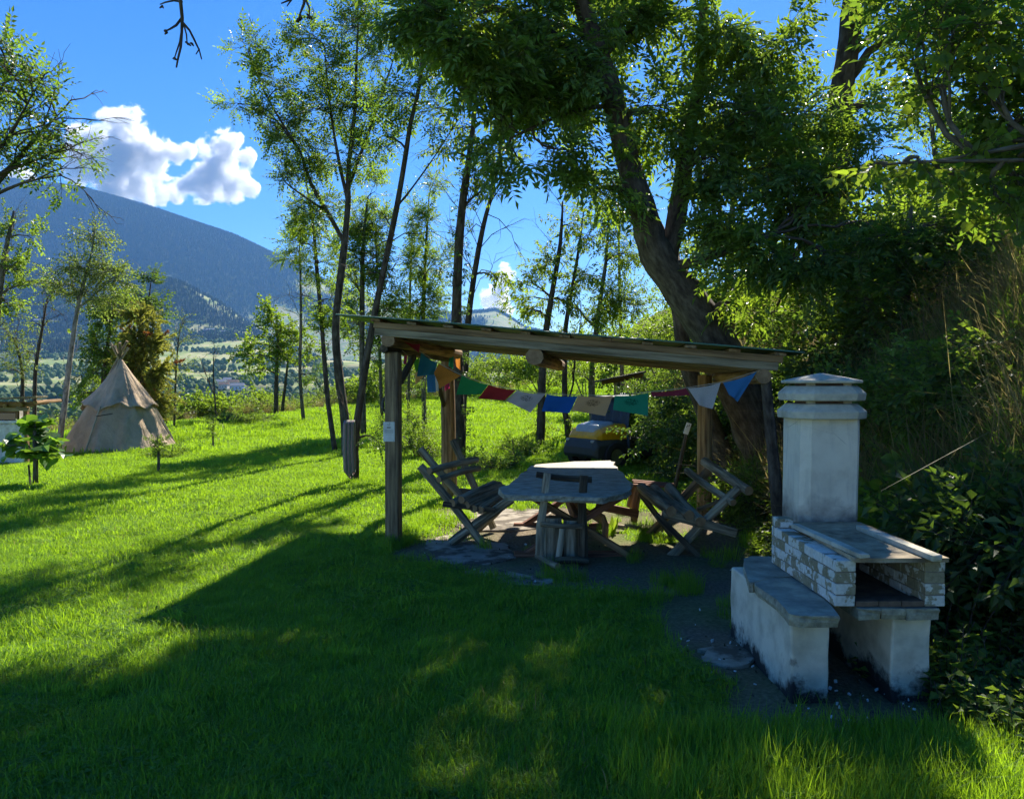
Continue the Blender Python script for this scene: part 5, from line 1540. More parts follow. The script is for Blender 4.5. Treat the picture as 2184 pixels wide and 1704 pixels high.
# ------------------------------------------------------------------ trees and shrubs
def G0(px, d, r):
    p = P(px, 820, d); return (Vector((p.x, p.y, GZ(p.x, p.y) - .1)), r)
def SG(first, *rest):
    return [G0(*first)] + S(*rest)
B = blob_px
big_stems = [
    SG((1712, 10.6, .46), (1650, 985, 10.5, .38), (1600, 880, 10.4, .33), (1535, 740, 10.2, .27), (1455, 625, 10.1, .235), (1398, 540, 10, .21), (1378, 470, 9.9, .175), (1345, 370, 9.8, .155), (1320, 260, 9.7, .145), (1295, 170, 9.6, .135), (1258, 60, 9.4, .115), (1220, -80, 9.2, .09), (1190, -300, 9, .05)),
    S((1418, 575, 10.0, .13), (1436, 500, 10.1, .12), (1455, 380, 10.2, .11), (1470, 270, 10.4, .10), (1490, 190, 10.5, .09), (1500, 60, 10.6, .07), (1500, -180, 10.7, .04)),
    S((1298, 185, 9.6, .085), (1235, 120, 9.4, .07), (1150, 60, 9.2, .055), (1060, 20, 9.0, .04), (960, -5, 8.8, .025)),
    S((1425, 572, 10.0, .075), (1490, 555, 9.8, .06), (1555, 533, 9.6, .05), (1640, 500, 9.4, .035)),
    S((1310, 226, 9.7, .03), (1238, 234, 9.6, .025), (1160, 262, 9.5, .02), (1090, 295, 9.4, .012)),
    SG((1578, 11.8, .19), (1512, 895, 11.8, .15), (1462, 760, 11.8, .12), (1446, 650, 11.9, .10), (1440, 540, 12, .06)),
]
big_blobs = [B(870, 30, 8.9, 70, 45, 14), B(960, 55, 8.9, 100, 75, 32), B(1050, 130, 9.0, 110, 80, 32), B(1130, 40, 9.2, 120, 90, 36), B(1160, 190, 9.4, 110, 70, 26), B(1090, 240, 9.3, 70, 50, 12),
    B(1200, 320, 9.5, 90, 55, 16), B(1110, 340, 9.3, 70, 50, 10), B(1270, 400, 9.6, 70, 60, 12), B(1250, 120, 9.3, 90, 90, 22),
    B(1400, 70, 9.8, 110, 90, 28), B(1400, 250, 9.9, 80, 90, 24), B(1540, 60, 10, 120, 100, 30), B(1560, 220, 10.1, 120, 110, 40), B(1500, 340, 9.8, 80, 70, 20), B(1600, 370, 9.9, 130, 90, 40),
    B(1530, 450, 9.7, 80, 60, 20), B(1700, 250, 9.9, 130, 120, 46), B(1720, 420, 9.7, 130, 90, 40), B(1650, 540, 9.4, 130, 60, 28), B(1780, 560, 9.4, 110, 60, 22), B(1830, 340, 9.9, 100, 100, 30), B(1860, 480, 9.6, 90, 70, 22), B(1690, 90, 10, 100, 70, 20),
    B(980, -130, 9, 180, 110, 36), B(1220, -150, 9.5, 200, 110, 36), B(1480, -130, 10, 220, 110, 36), B(1720, -120, 10.3, 180, 110, 26), B(1200, -380, 10, 300, 130, 34), B(1600, -360, 10.5, 300, 130, 30), B(1560, 640, 9.9, 70, 40, 8), B(1000, 70, 11.0, 110, 80, 34), B(1110, 130, 11.2, 110, 90, 36), B(1210, 190, 11.3, 110, 80, 32), B(1060, -60, 11.2, 150, 90, 36), B(1260, 40, 11.4, 130, 90, 30), B(900, -60, 10.5, 110, 70, 24)]  # topmost and rear leaf masses added to shade the lawn in front
tree('leaning_tree', 'big dark leaning tree whose trunk passes behind the shelter roof', 'tree', big_stems, big_blobs, 'big', M['bark_dark'], droop=.45, sides=12, limb_r=.45, dens=.30, sub_n=6, kinds2=('cherry', .22))
tree('bank_tree', 'tall straight trunk rising out of dark foliage above the barbecue', 'tree',
     [SG((1760, 12.5, .24), (1775, 500, 12.4, .21), (1790, 250, 12.3, .19), (1812, 80, 12.2, .17), (1825, -60, 12.1, .15), (1845, -320, 12, .1))],
     [B(1960, 30, 11.4, 90, 60, 18), B(1980, -140, 11, 160, 70, 14), B(1680, 330, 12, 120, 110, 24), B(1900, 230, 12, 80, 60, 10), B(1820, 620, 11.6, 130, 70, 24), B(1660, 650, 11.6, 100, 60, 18), B(1950, 560, 11.4, 110, 80, 26), B(1850, -330, 12, 200, 100, 16), B(2080, 20, 11, 90, 60, 16), B(2150, -120, 10.6, 110, 70, 10)],
     'big', M['bark_dark'], droop=.3, limb_r=.4, kinds2=('ashlight', .3), dens=.42, sub_n=6)
tree('overhanging_tree', 'close leafy branches reaching over the bank near the barbecue', 'tree',
     [[(Vector((5.3, 3.6, GZ(5.3, 3.6) - .1)), .16), (Vector((5.1, 3.7, 3.6)), .14), (Vector((4.9, 3.9, 5.0)), .11), (Vector((4.6, 4.2, 6.4)), .06)], [(Vector((5.15, 3.7, 3.2)), .05), (Vector((4.2, 4.0, 3.55)), .035), (Vector((3.2, 4.2, 3.1)), .02), (P(1990, 345, 4.3), .008)]],
     [B(2060, 40, 4.3, 110, 60, 16), B(2160, 110, 4.5, 80, 110, 20), B(2170, 260, 4.6, 60, 60, 10), B(2000, -40, 4.6, 140, 60, 14), B(2190, 380, 4.8, 60, 70, 10)],
     'ash', M['bark_grey'], droop=.3, twig_scale=.95, kinds2=('vine', .35), sub_n=5, dens=.6, limb_r=.15)
tree('vine_branch', 'sunlit round leaves on a thin twig reaching in over the bank', 'branch',
     [[(Vector((4.9, 4.4, GZ(4.9, 4.4) - .1)), .03), (Vector((4.5, 4.4, 3.0)), .025), (Vector((3.6, 4.3, 2.95)), .016), (P(2000, 345, 4.2), .01), (P(1890, 352, 4.2), .005)]],
     [B(1880, 345, 4.2, 60, 34, 3), B(1960, 335, 4.2, 60, 24, 3), B(2050, 370, 4.3, 60, 40, 5), B(2130, 420, 4.4, 60, 50, 6)],
     'vine', M['bark_grey'], sub_n=4, twig_scale=.8)
# ash trees left of the shelter
tree('ash_tree', 'slender dark ash leaning right, with the hose coiled on its foot', 'tree',
     [SG((756, 13, .08), (757, 985, 13, .07), (762, 900, 13, .064), (800, 663, 13, .056), (847, 441, 13, .048), (874, 273, 13, .038), (894, 187, 13, .03), (901, 101, 13, .02), (906, 40, 13, .01)),
      S((847, 441, 13, .02), (880, 400, 13.1, .016), (930, 330, 13.2, .01), (975, 260, 13.3, .005)), S((800, 663, 13, .015), (825, 560, 12.9, .012), (840, 500, 12.8, .006))],
     [B(900, 110, 13, 45, 55, 11), B(860, 200, 13, 40, 40, 9), B(930, 230, 13.2, 35, 35, 6), B(815, 290, 13, 35, 35, 5), B(790, 930, 13, 22, 14, 1)], 'ash', M['bark_dark'], bare=16, bare_len=1.0, dens=.7, sub_n=6)
tree('ash_tree', 'multi-stemmed ash with a wide fan crown against the blue sky', 'tree',
     [SG((738, 17, .12), (735, 890, 17, .10), (722, 800, 17, .095), (716, 720, 17, .09), (718, 663, 17, .085), (734, 526, 17, .075), (742, 429, 17, .065), (744, 351, 17, .05), (757, 234, 17, .04), (761, 117, 17, .025), (765, 40, 17, .01)),
      S((736, 520, 17, .05), (700, 455, 17, .042), (665, 395, 16.9, .036), (640, 325, 16.8, .03), (600, 260, 16.6, .022), (560, 190, 16.5, .015), (532, 118, 16.5, .007)),
      S((742, 429, 17, .045), (720, 330, 17, .035), (702, 210, 16.9, .024), (692, 100, 16.8, .01)), S((743, 400, 17, .045), (780, 300, 17.1, .035), (815, 200, 17.1, .024), (845, 110, 17.2, .01)),
      S((700, 455, 17, .03), (650, 420, 17, .022), (610, 390, 17, .014), (590, 350, 17, .006)), S((640, 325, 16.8, .02), (570, 235, 16.5, .012), (515, 222, 16.4, .006))],
     [B(530, 105, 16.5, 34, 24, 8), B(512, 222, 16.4, 26, 20, 6), B(575, 165, 16.6, 30, 24, 5), B(570, 250, 16.6, 40, 30, 9), B(615, 290, 16.7, 45, 40, 11), B(600, 190, 16.7, 30, 24, 5), B(660, 80, 16.8, 45, 35, 13), B(700, 140, 16.9, 55, 45, 15), B(755, 60, 17, 50, 40, 14), B(790, 25, 17, 45, 30, 9), B(730, 230, 17, 60, 50, 16), B(820, 120, 17.1, 55, 50, 14), B(800, 220, 17.1, 55, 50, 13), B(660, 230, 16.9, 45, 45, 11), B(650, 350, 17, 50, 40, 11), B(700, 330, 17, 50, 45, 11), B(610, 370, 17, 30, 25, 6), B(640, 440, 17, 40, 35, 9), B(760, 330, 17, 50, 45, 10), B(700, 440, 17, 40, 30, 7)],
     'ash', M['bark_dark'], bare=14, bare_len=.9, kinds2=('ashlight', .3), dens=.6, sub_n=6, twig_scale=1.1)
tree('ash_tree', 'thin leafy ash pole next to the fan-crowned ash', 'tree',
     [SG((716, 18, .07), (700, 860, 18, .06), (690, 740, 18, .055), (678, 600, 18, .045), (670, 500, 18, .035), (655, 400, 18, .02), (640, 320, 18, .008))],
     [B(660, 470, 18, 35, 40, 8), B(640, 520, 18, 30, 30, 5), B(690, 560, 18, 30, 40, 6), B(705, 640, 18, 25, 30, 5), B(690, 710, 18, 25, 25, 4)], 'ashlight', M['bark_dark'], bare=8)
tree('ash_tree', 'bright yellow-green ash behind the fan-crowned ash', 'tree',
     [SG((775, 22, .09), (772, 700, 22, .075), (775, 520, 22, .05), (785, 420, 22, .02)), SG((815, 22.6, .05), (805, 600, 22.6, .04), (800, 480, 22.6, .015))],
     [B(770, 480, 22, 55, 50, 16), B(800, 560, 22, 45, 55, 16), B(750, 600, 22, 40, 50, 12), B(820, 660, 22.3, 45, 45, 12), B(760, 690, 22, 45, 40, 11), B(800, 410, 22, 30, 30, 6), B(740, 530, 22, 35, 30, 6), B(825, 480, 22.4, 25, 40, 6), B(790, 740, 22.2, 40, 30, 7)], 'ashlight', M['bark_grey'], twig_scale=1.1)
tree('ash_tree', 'light green young ash beside the ivy trunk', 'tree',
     [SG((905, 24, .08), (902, 700, 24, .065), (908, 540, 24, .045), (915, 420, 24, .015)), SG((870, 24.5, .05), (875, 600, 24.5, .04), (880, 500, 24.5, .01))],
     [B(905, 470, 24, 35, 60, 13), B(880, 560, 24, 45, 50, 13), B(930, 560, 24, 35, 50, 10), B(880, 650, 24, 50, 45, 12), B(935, 650, 24, 35, 45, 9), B(920, 400, 24, 20, 24, 4), B(870, 730, 24, 45, 40, 9)], 'ashlight', M['bark_grey'], twig_scale=1.15)
iv = tree('ivy_tree', 'tall dark trunk wrapped in ivy behind the shelter roof', 'tree',
     [SG((982, 15, .12), (975, 800, 15, .11), (974, 640, 15, .10), (985, 450, 15, .085), (1000, 340, 15, .06), (1012, 240, 15, .04), (1020, 120, 15, .02)), S((985, 450, 15, .03), (1010, 420, 15, .022), (1070, 380, 15.1, .012))],
     [B(1000, 270, 15, 45, 45, 9), B(1030, 170, 15, 50, 50, 9), B(1005, 380, 15, 25, 35, 6), B(960, 330, 15, 35, 35, 5), B(1050, 330, 15.1, 45, 35, 7)], 'cherry', M['bark_dark'], bare=14, bare_len=1.1)
pts, rots, scl = [], [], []
for k in range(230):
    t = random.uniform(.02, 1); py = 990 - 640 * t; px = float(np.interp(py, [240, 340, 450, 640, 800, 990], [1012, 1000, 985, 974, 975, 982]))
    a_ = random.uniform(0, 2 * PI); p = P(px, py, 15) + Vector((math.cos(a_), math.sin(a_), 0)) * .10
    pts.append(p); rots.append(dir_euler(Vector((math.cos(a_), math.sin(a_), random.uniform(-.6, .5))), random.uniform(-1, 1))); scl.append(random.uniform(.5, .9))
scatter('ivy', 'ivy', pts, rots, scl, iv)
tree('bare_leaning_tree', 'mostly bare thin trunk leaning right beside the ivy trunk', 'tree',
     [SG((984, 16, .08), (990, 800, 16, .075), (1003, 643, 16, .065), (1030, 487, 16, .05), (1050, 409, 16, .04), (1070, 300, 16, .025), (1085, 200, 16, .01))],
     [B(1075, 260, 16, 45, 40, 6), B(1090, 330, 16, 35, 30, 4), B(1050, 590, 16, 22, 16, 2)], 'cherry', M['bark_dark'], bare=30, bare_len=1.5)
tree('ivy_pole_tree', 'ivy-footed trunk on the meadow beyond the stone table', 'tree',
     [SG((1152, 19, .11), (1155, 860, 19, .095), (1158, 760, 19, .085), (1175, 640, 19, .07), (1195, 520, 19, .05), (1200, 430, 19, .02))],
     [B(1150, 930, 19, 16, 50, 8, .25), B(1170, 560, 19, 50, 60, 14), B(1120, 600, 19, 40, 40, 8), B(1210, 480, 19, 45, 50, 10), B(1130, 660, 19, 45, 35, 9), B(1200, 640, 19, 45, 40, 9)], 'cherry', M['bark_dark'], bare=16, bare_len=1.4)
tree('forked_pole_tree', 'thin forked trunk standing just before the utility cart', 'tree',
     [SG((1215, 20, .09), (1206, 880, 20, .075), (1204, 800, 20, .07), (1206, 700, 20, .06), (1230, 560, 20, .04), (1245, 450, 20, .015)), S((1206, 870, 20, .03), (1222, 820, 20, .025), (1226, 760, 20, .018), (1240, 680, 20, .01))],
     [B(1240, 600, 20, 50, 55, 13), B(1260, 500, 20, 45, 50, 10), B(1280, 680, 20, 50, 40, 10), B(1215, 920, 20, 18, 26, 4, .2), B(1190, 720, 20, 40, 30, 6)], 'cherry', M['bark_dark'], bare=16, bare_len=1.4)
tree('meadow_tree', 'leafy tree with bright leaves behind the shelter roof', 'tree',
     [SG((1268, 22, .11), (1262, 820, 22, .09), (1272, 700, 22, .07), (1292, 560, 22, .05), (1300, 440, 22, .02)), SG((1330, 23, .07), (1322, 640, 23, .05), (1318, 420, 23, .02))],
     [B(1300, 620, 22, 60, 60, 15), B(1340, 540, 22, 55, 60, 13), B(1290, 480, 22, 45, 50, 10), B(1350, 650, 22, 50, 50, 12), B(1240, 800, 22, 45, 25, 5), B(1310, 400, 22, 45, 40, 8), B(1370, 440, 22, 50, 60, 10), B(1100, 640, 21, 30, 22, 4)], 'ashlight', M['bark_grey'], bare=10, bare_len=1.6, twig_scale=1.15, kinds2=('cherry', .4))
tree('meadow_tree', 'broad tree filling the gap right of the leaning trunk', 'tree',
     [SG((1560, 16, .14), (1555, 640, 16, .11), (1560, 500, 16, .07), (1565, 380, 16, .03))],
     [B(1560, 640, 15.5, 90, 55, 20), B(1650, 690, 15, 80, 50, 16), B(1480, 650, 16, 60, 60, 14), B(1620, 580, 15.5, 80, 60, 16), B(1500, 540, 16, 70, 60, 12), B(1740, 700, 14.5, 80, 50, 16), B(1430, 720, 17, 50, 35, 8)], 'ashlight', M['bark_grey'], twig_scale=1.05, kinds2=('dark', .35))
# right-hand slope trees, backlit
tree('slope_tree', 'sunlit feathery tree high on the bank', 'tree',
     [SG((2010, 15, .12), (2010, 520, 15, .09), (2000, 380, 15, .06), (1985, 250, 15, .03)), SG((2120, 16, .10), (2110, 400, 16, .06), (2105, 260, 16, .02))],
     [B(1980, 240, 15, 60, 55, 13), B(2000, 340, 15, 80, 60, 20), B(2080, 290, 15.5, 70, 70, 20), B(2050, 420, 14.5, 90, 60, 22), B(1940, 430, 14.5, 70, 60, 18), B(2150, 400, 15.5, 80, 80, 22), B(1980, 520, 14, 90, 60, 20), B(2110, 520, 14, 90, 70, 22)], 'poplar', M['bark_grey'], twig_scale=1.15, kinds2=('ashlight', .5), dens=.55)
tree('slope_tree', 'drooping leafy tree on the bank above the chimney cap', 'tree',
     [SG((1930, 9.5, .09), (1925, 620, 9.4, .07), (1930, 520, 9.3, .05), (1945, 440, 9.2, .02))],
     [B(1900, 520, 9.2, 90, 60, 18), B(1980, 480, 9, 90, 60, 18), B(2050, 560, 8.6, 90, 60, 8), B(1940, 620, 9, 90, 60, 8), B(2130, 620, 8.4, 90, 70, 7), B(1850, 650, 9.2, 80, 50, 14), B(2150, 480, 8.6, 60, 60, 12)], 'ash', M['bark_grey'], droop=.35, kinds2=('vine', .35), dens=.5, sub_n=6)
# bushes on the bank
def bush(px, d, hgt, wid, kind, label, name='bush', n=16, tw=1.0, group=None):
    b_ = G0(px, d, .03)[0]
    stems = []
    for k in range(5):
        a_ = random.uniform(0, 2 * PI); e_ = b_ + Vector((math.cos(a_) * wid * .5, math.sin(a_) * wid * .5, hgt * random.uniform(.6, .95)))
        stems.append([(b_ + Vector((random.gauss(0, .05), random.gauss(0, .05), 0)), .022), (b_.lerp(e_, .5) + Vector((0, 0, hgt * .1)), .015), (e_, .005)])
    bl_ = []
    for k in range(5):
        a_ = 2 * PI * k / 5 + random.random(); bl_.append((b_ + Vector((math.cos(a_) * wid * .42, math.sin(a_) * wid * .42, hgt * random.uniform(.35, .75))), (wid * .42, wid * .42, hgt * .36), n))
    bl_.append((b_ + Vector((0, 0, hgt * .78)), (wid * .4, wid * .4, hgt * .3), n))
    return tree(name, label, 'bush', stems, bl_, kind, M['bark_grey'], base=b_, twig_scale=tw, group=group, sub_n=7)
random.seed(23)
for px, d, h, w, k, lb in (
    (1420, 15.5, 1.5, 1.3, 'bush', 'dark shrub between the utility cart and sign stake'),
    (1360, 17, 1.7, 1.2, 'dark', 'leafy shrub growing over the utility cart'),
    (1480, 13.5, 1.8, 1.6, 'dark', 'dark shrub behind the right rear shelter post'),
    (1600, 12.5, 1.6, 1.5, 'bush', 'shrub on the bank behind the leaning trunk'),
    (1700, 11.2, 1.4, 1.4, 'dark', 'dark bush on the bank left of the chimney'),
    (1830, 10.0, 1.7, 1.6, 'dark', 'dark bush on the bank directly behind the chimney cap'),
    (1900, 8.2, .9, 1.1, 'bush', 'rounded green bush right of the chimney shaft'),
    (2010, 7.6, .8, 1.1, 'bush', 'green bush on the bank above the firebox'),
    (2120, 7.0, .8, 1.1, 'bush', 'small leafy bush among dry grass on the sunny bank'),
    (1960, 6.2, .8, .9, 'vine', 'low vine-leaved bush right of the firebox'),
    (2080, 5.5, .8, .9, 'vine', 'low broad-leaved bush beside the barbecue leg'),
    (2170, 5.0, .9, .9, 'dark', 'dark low bush in the corner by the barbecue'),
    (1640, 9.6, .7, .8, 'low_', 'small plant at the foot of the leaning trunk'),
    (2060, 11.5, 2.2, 2.2, 'maple', 'broad bright bush high on the bank'),
    (1900, 13.5, 2.4, 2.2, 'maple', 'broad bush behind the tall straight trunk'),
    (2170, 13, 2.4, 2.2, 'bush', 'large bush on the hilltop beyond the feathery tree')):
    bush(px, d, h, w, 'weedb' if k == 'low_' else k, lb) if k != 'low_' else bush(px, d, h, w, 'bush', lb, n=8)
# bushes along the rise behind the shelter
for k, (px, d, h, w, kd, lb) in enumerate((
    (870, 34, 2.4, 2.6, 'bush', 'dense bush on the rise seen past the square post'), (960, 38, 2.6, 3.2, 'maple', 'light bush on the rise behind the flags'), (1060, 37, 2.4, 3.2, 'bush', 'bush on the rise above the sunny meadow'), (1150, 36, 2.8, 3.2, 'maple', 'light green bush right of the dry mound'),
    (1250, 32, 3.2, 3.0, 'bush', 'bush behind the dark lean-to roof'), (1340, 28, 3.4, 3.0, 'maple', 'bright bush behind the lean-to shed'), (1430, 24, 3.0, 2.8, 'bush', 'tall bush behind the sign stake'), (1500, 20, 3.0, 2.4, 'bush', 'tall bush beyond the rear shelter post'),
    (640, 38, 1.7, 2.4, 'bush', 'low bush at the meadow edge below the small maple'), (560, 36, 1.6, 2.4, 'maple', 'low bright bush at the far meadow edge'), (430, 33, 1.5, 2.2, 'maple', 'low bush at the meadow edge right of the tipi'), (720, 39, 2.2, 2.6, 'bush', 'bush at the meadow edge behind the ash poles'), (800, 37, 2.0, 2.4, 'maple', 'bright bush behind the hose-hung ash'),
    (490, 34.5, 1.3, 2.2, 'bush', 'low scrub at the meadow edge by bare saplings'))):
    bush(px, d, h, w, kd, lb, n=12, tw=1.35)
# trees at the left
tree('ash_tree', 'sparse ash with bare lower twigs reaching in beside the mountain', 'tree',
     [SG((-150, 9.5, .12), (-130, 800, 9.5, .10), (-100, 560, 9.5, .08), (-40, 430, 9.5, .05), (30, 350, 9.5, .03), (90, 280, 9.5, .015), (130, 240, 9.5, .006)),
      S((-100, 560, 9.5, .05), (-70, 380, 9.4, .04), (-30, 250, 9.4, .025), (20, 160, 9.3, .012)), S((-40, 430, 9.5, .025), (50, 390, 9.4, .015), (130, 375, 9.4, .006)), S((-60, 400, 9.4, .03), (20, 290, 9.3, .02), (70, 200, 9.2, .008)), S((0, 370, 9.4, .02), (80, 340, 9.3, .012), (150, 310, 9.3, .005))],
     [B(15, 190, 9.3, 28, 24, 4), B(60, 170, 9.2, 34, 20, 5), B(30, 130, 9.3, 20, 14, 2), B(20, 270, 9.3, 36, 24, 5), B(110, 240, 9.4, 30, 18, 3), B(60, 250, 9.4, 30, 20, 3), B(150, 320, 9.3, 20, 12, 2), B(100, 300, 9.3, 26, 16, 2), B(125, 370, 9.4, 16, 14, 2), B(60, 345, 9.4, 22, 16, 2), B(-20, 330, 9.4, 40, 30, 5), B(-60, 180, 9.3, 60, 60, 10)],
     'ash', M['bark_dark'], bare=34, bare_len=.9, sub_n=4, dens=.6)
tree('birch_tree', 'slender pale-barked poplar between the plaster hut and the tipi', 'tree',
     [SG((122, 20.5, .085), (138, 860, 20.5, .075), (150, 760, 20.5, .066), (165, 660, 20.5, .055), (180, 600, 20.5, .04), (195, 540, 20.5, .025), (205, 470, 20.5, .012)), S((165, 660, 20.5, .028), (200, 630, 20.5, .02), (245, 590, 20.5, .01), (270, 560, 20.5, .006)), S((168, 645, 20.5, .028), (150, 590, 20.5, .018), (150, 540, 20.5, .01))],
     [B(195, 510, 20.5, 34, 36, 7), B(170, 570, 20.5, 45, 40, 9), B(220, 570, 20.5, 36, 34, 7), B(250, 600, 20.5, 30, 24, 5), B(185, 620, 20.5, 50, 30, 8), B(130, 610, 20.5, 30, 30, 4), B(235, 650, 20.5, 40, 20, 4)], 'poplar', M['bark_pale'], bare=12, bare_len=1.1, dens=2.0, limb_r=.3, twig_scale=1.15)
tree('broadleaf_tree', 'bright green leafy tree behind the bare-twigged ash', 'tree',
     [SG((-20, 22, .14), (-10, 700, 22, .11), (10, 550, 22, .07), (30, 450, 22, .03))],
     [B(20, 480, 22, 50, 40, 10), B(-10, 560, 22, 60, 50, 16), B(40, 560, 22, 50, 45, 13), B(70, 510, 22, 40, 40, 6), B(10, 640, 22, 50, 40, 14), B(70, 600, 22, 40, 30, 6)], 'maple', M['bark_grey'], bare=10, bare_len=1.3, kinds2=('poplar', .4))
tree('broadleaf_tree', 'grey-green tree above the roof of the plaster hut', 'tree',
     [SG((72, 24, .07), (75, 800, 24, .06), (90, 700, 24, .04), (100, 640, 24, .02)), SG((40, 24.5, .07), (48, 800, 24.5, .055), (30, 720, 24.5, .03))],
     [B(20, 720, 24, 50, 45, 13), B(60, 750, 24, 40, 35, 8), B(20, 790, 24, 40, 30, 7), B(70, 690, 24, 30, 30, 4)], 'poplar', M['bark_dark'], bare=14, bare_len=1.4, twig_scale=1.1)
tree('meadow_poplar', 'soft green tree directly behind the tipi', 'tree',
     [SG((215, 25, .09), (222, 800, 25, .075), (235, 700, 25, .05), (245, 640, 25, .02))],
     [B(225, 680, 25, 45, 40, 13), B(200, 740, 25, 40, 40, 12), B(245, 740, 25, 36, 45, 11), B(250, 650, 25, 36, 36, 9), B(195, 800, 25, 40, 40, 10), B(240, 800, 25, 30, 40, 8), B(180, 840, 25, 30, 30, 6)], 'poplar', M['bark_dark'], twig_scale=1.15, kinds2=('maple', .4), dens=1.4)
tree('meadow_poplar', 'dark rounded tree rising above the conifer behind the tipi', 'tree',
     [SG((312, 27, .09), (312, 760, 27, .07), (316, 660, 27, .04), (322, 600, 27, .015))],
     [B(310, 640, 27, 40, 30, 10), B(325, 600, 27, 22, 14, 3), B(290, 660, 27, 30, 24, 6), B(335, 670, 27, 24, 26, 5)], 'dark', M['bark_dark'], twig_scale=1.2, dens=1.4)
cstem = SG((302, 24, .09), (302, 780, 24, .07), (302, 690, 24, .03), (302, 655, 24, .01))
tree('juniper', 'olive conifer with a rust-brown patch behind the tipi', 'tree', [cstem],
     [B(302, 680, 24, 28, 28, 10), B(288, 725, 24, 36, 32, 14), B(322, 730, 24, 34, 32, 12), B(290, 780, 24, 46, 36, 18), B(335, 790, 24, 36, 36, 13), B(285, 830, 24, 44, 36, 16), B(332, 850, 24, 42, 36, 16), B(300, 885, 24, 48, 30, 14)], 'conifer', M['bark_dark'], twig_scale=.95, sub_n=7, kinds2=('brown', .04), dens=1.0)
tree('sapling', 'thin grey-leaved young tree right of the tipi', 'tree',
     [SG((370, 26, .04), (376, 780, 26, .03), (384, 700, 26, .012))],
     [B(384, 730, 26, 24, 30, 5), B(372, 790, 26, 26, 28, 5), B(398, 790, 26, 24, 26, 4), B(385, 690, 26, 14, 14, 2)], 'poplar', M['bark_grey'], bare=8, bare_len=.9)
tree('dead_sapling', 'bare thin forked sapling at the meadow edge', 'tree', [SG((462, 31, .04), (455, 800, 31, .025), (458, 740, 31, .006)), S((460, 850, 31, .02), (440, 800, 31, .014), (425, 760, 31, .006))], [], 'poplar', M['bark_dark'], bare=14, bare_len=.8)
tree('small_maple', 'bright bushy young maple on the far meadow edge', 'tree',
     [SG((588, 31, .10), (590, 800, 31, .08), (592, 730, 31, .05), (590, 680, 31, .02)), SG((600, 31.5, .07), (612, 790, 31.5, .05), (620, 730, 31.5, .02))],
     [B(570, 690, 31, 30, 24, 8), B(590, 720, 31, 40, 30, 12), B(545, 735, 31, 36, 24, 9), B(630, 720, 31, 36, 30, 9), B(520, 762, 31, 30, 14, 5), B(600, 765, 31, 46, 26, 12), B(655, 745, 31, 30, 26, 6), B(540, 790, 31, 26, 24, 5), B(560, 660, 31, 14, 12, 3)], 'maple', M['bark_dark'], twig_scale=1.3)
tree('thin_tree', 'tall thin tree with bare lower branches beyond the ash group', 'tree',
     [SG((648, 27, .07), (640, 800, 27, .06), (642, 680, 27, .05), (640, 560, 27, .03), (636, 480, 27, .01))],
     [B(632, 500, 27, 24, 24, 5), B(655, 560, 27, 26, 24, 4), B(620, 550, 27, 22, 20, 3), B(650, 620, 27, 24, 20, 3), B(650, 800, 27, 26, 30, 4)], 'ash', M['bark_grey'], bare=26, bare_len=1.6)
# meadow saplings and shrubs
random.seed(31)
def sapling(px, py, ptop, wpx, kind, label, n=4, r=.022, name='sapling'):
    b_ = GP(px, py); d = b_.y; k = d / F
    pt = P(px + random.uniform(-3, 3), ptop, d)
    return tree(name, label, 'sapling', [[(b_ - Vector((0, 0, .05)), r), (b_.lerp(pt, .5) + Vector((random.gauss(0, .02), 0, 0)), r * .7), (pt, r * .25)]],
        [(pt - Vector((0, 0, wpx * k * .3)), (wpx * k * .5, wpx * k * .5, wpx * k * .32), n), (pt - Vector((0, 0, wpx * k * .7)), (wpx * k * .45, wpx * k * .45, wpx * k * .25), max(2, n - 2))], kind, M['bark_grey'], sub_n=5, twig_scale=.38)
sapling(338, 1012, 926, 46, 'maple', 'small round-headed sapling standing in front of the tipi', 9, .035)
sapling(455, 958, 893, 44, 'maple', 'small bushy sapling on the lawn right of the tipi', 7, .03)
sapling(1090, 985, 928, 44, 'cherry', 'thin sapling on the meadow left of the ivy-footed trunk', 5, .014)
sapling(905, 975, 800, 50, 'ash', 'thin straight sapling seen through the shelter', 5, .03)
for px, d, h, w, kd, lb in ((872, 19, 1.0, 1.0, 'bush', 'leafy shrub on the meadow right of the square post'), (895, 16.5, .7, .7, 'bush', 'small pale-flowered shrub inside the shelter view'), (1040, 14.6, .35, 1.2, 'bush', 'low leafy plants on the grass left of the table'), (1110, 17.5, .4, 1.0, 'bush', 'low weeds below the thin sapling'), (356, 17.5, .22, .5, 'bush', 'weeds at the foot of the round-headed sapling'), (545, 27, .5, 1.2, 'bush', 'low dark weeds on the far lawn'), (480, 28, .5, 1.0, 'bush', 'low heap of weeds on the lawn behind saplings')):
    bush(px, d, h, w, kd, lb, 'shrub', 7, .75)
mb_leaf = None
# green plant under the table
pl_b = GP(1303, 1138)
pt_ = thing('broadleaf_plant', 'bright green broad-leaved plant by the log behind the table', 'plant', pl_b)
for k in range(5):
    vs, fs, vv = [], [], []
    a_ = k * 1.3; heart_geo(vs, fs, vv, pl_b + Vector((0, 0, .02)), Vector((math.cos(a_) * .7, math.sin(a_) * .7, 1.1)), Vector((math.cos(a_), math.sin(a_), -.2)), .20, .07)
    mb = MB(); mb.add(vs, [tuple(f_) for f_ in fs]); o = mb.build('leaf', LM['vine'], pt_)
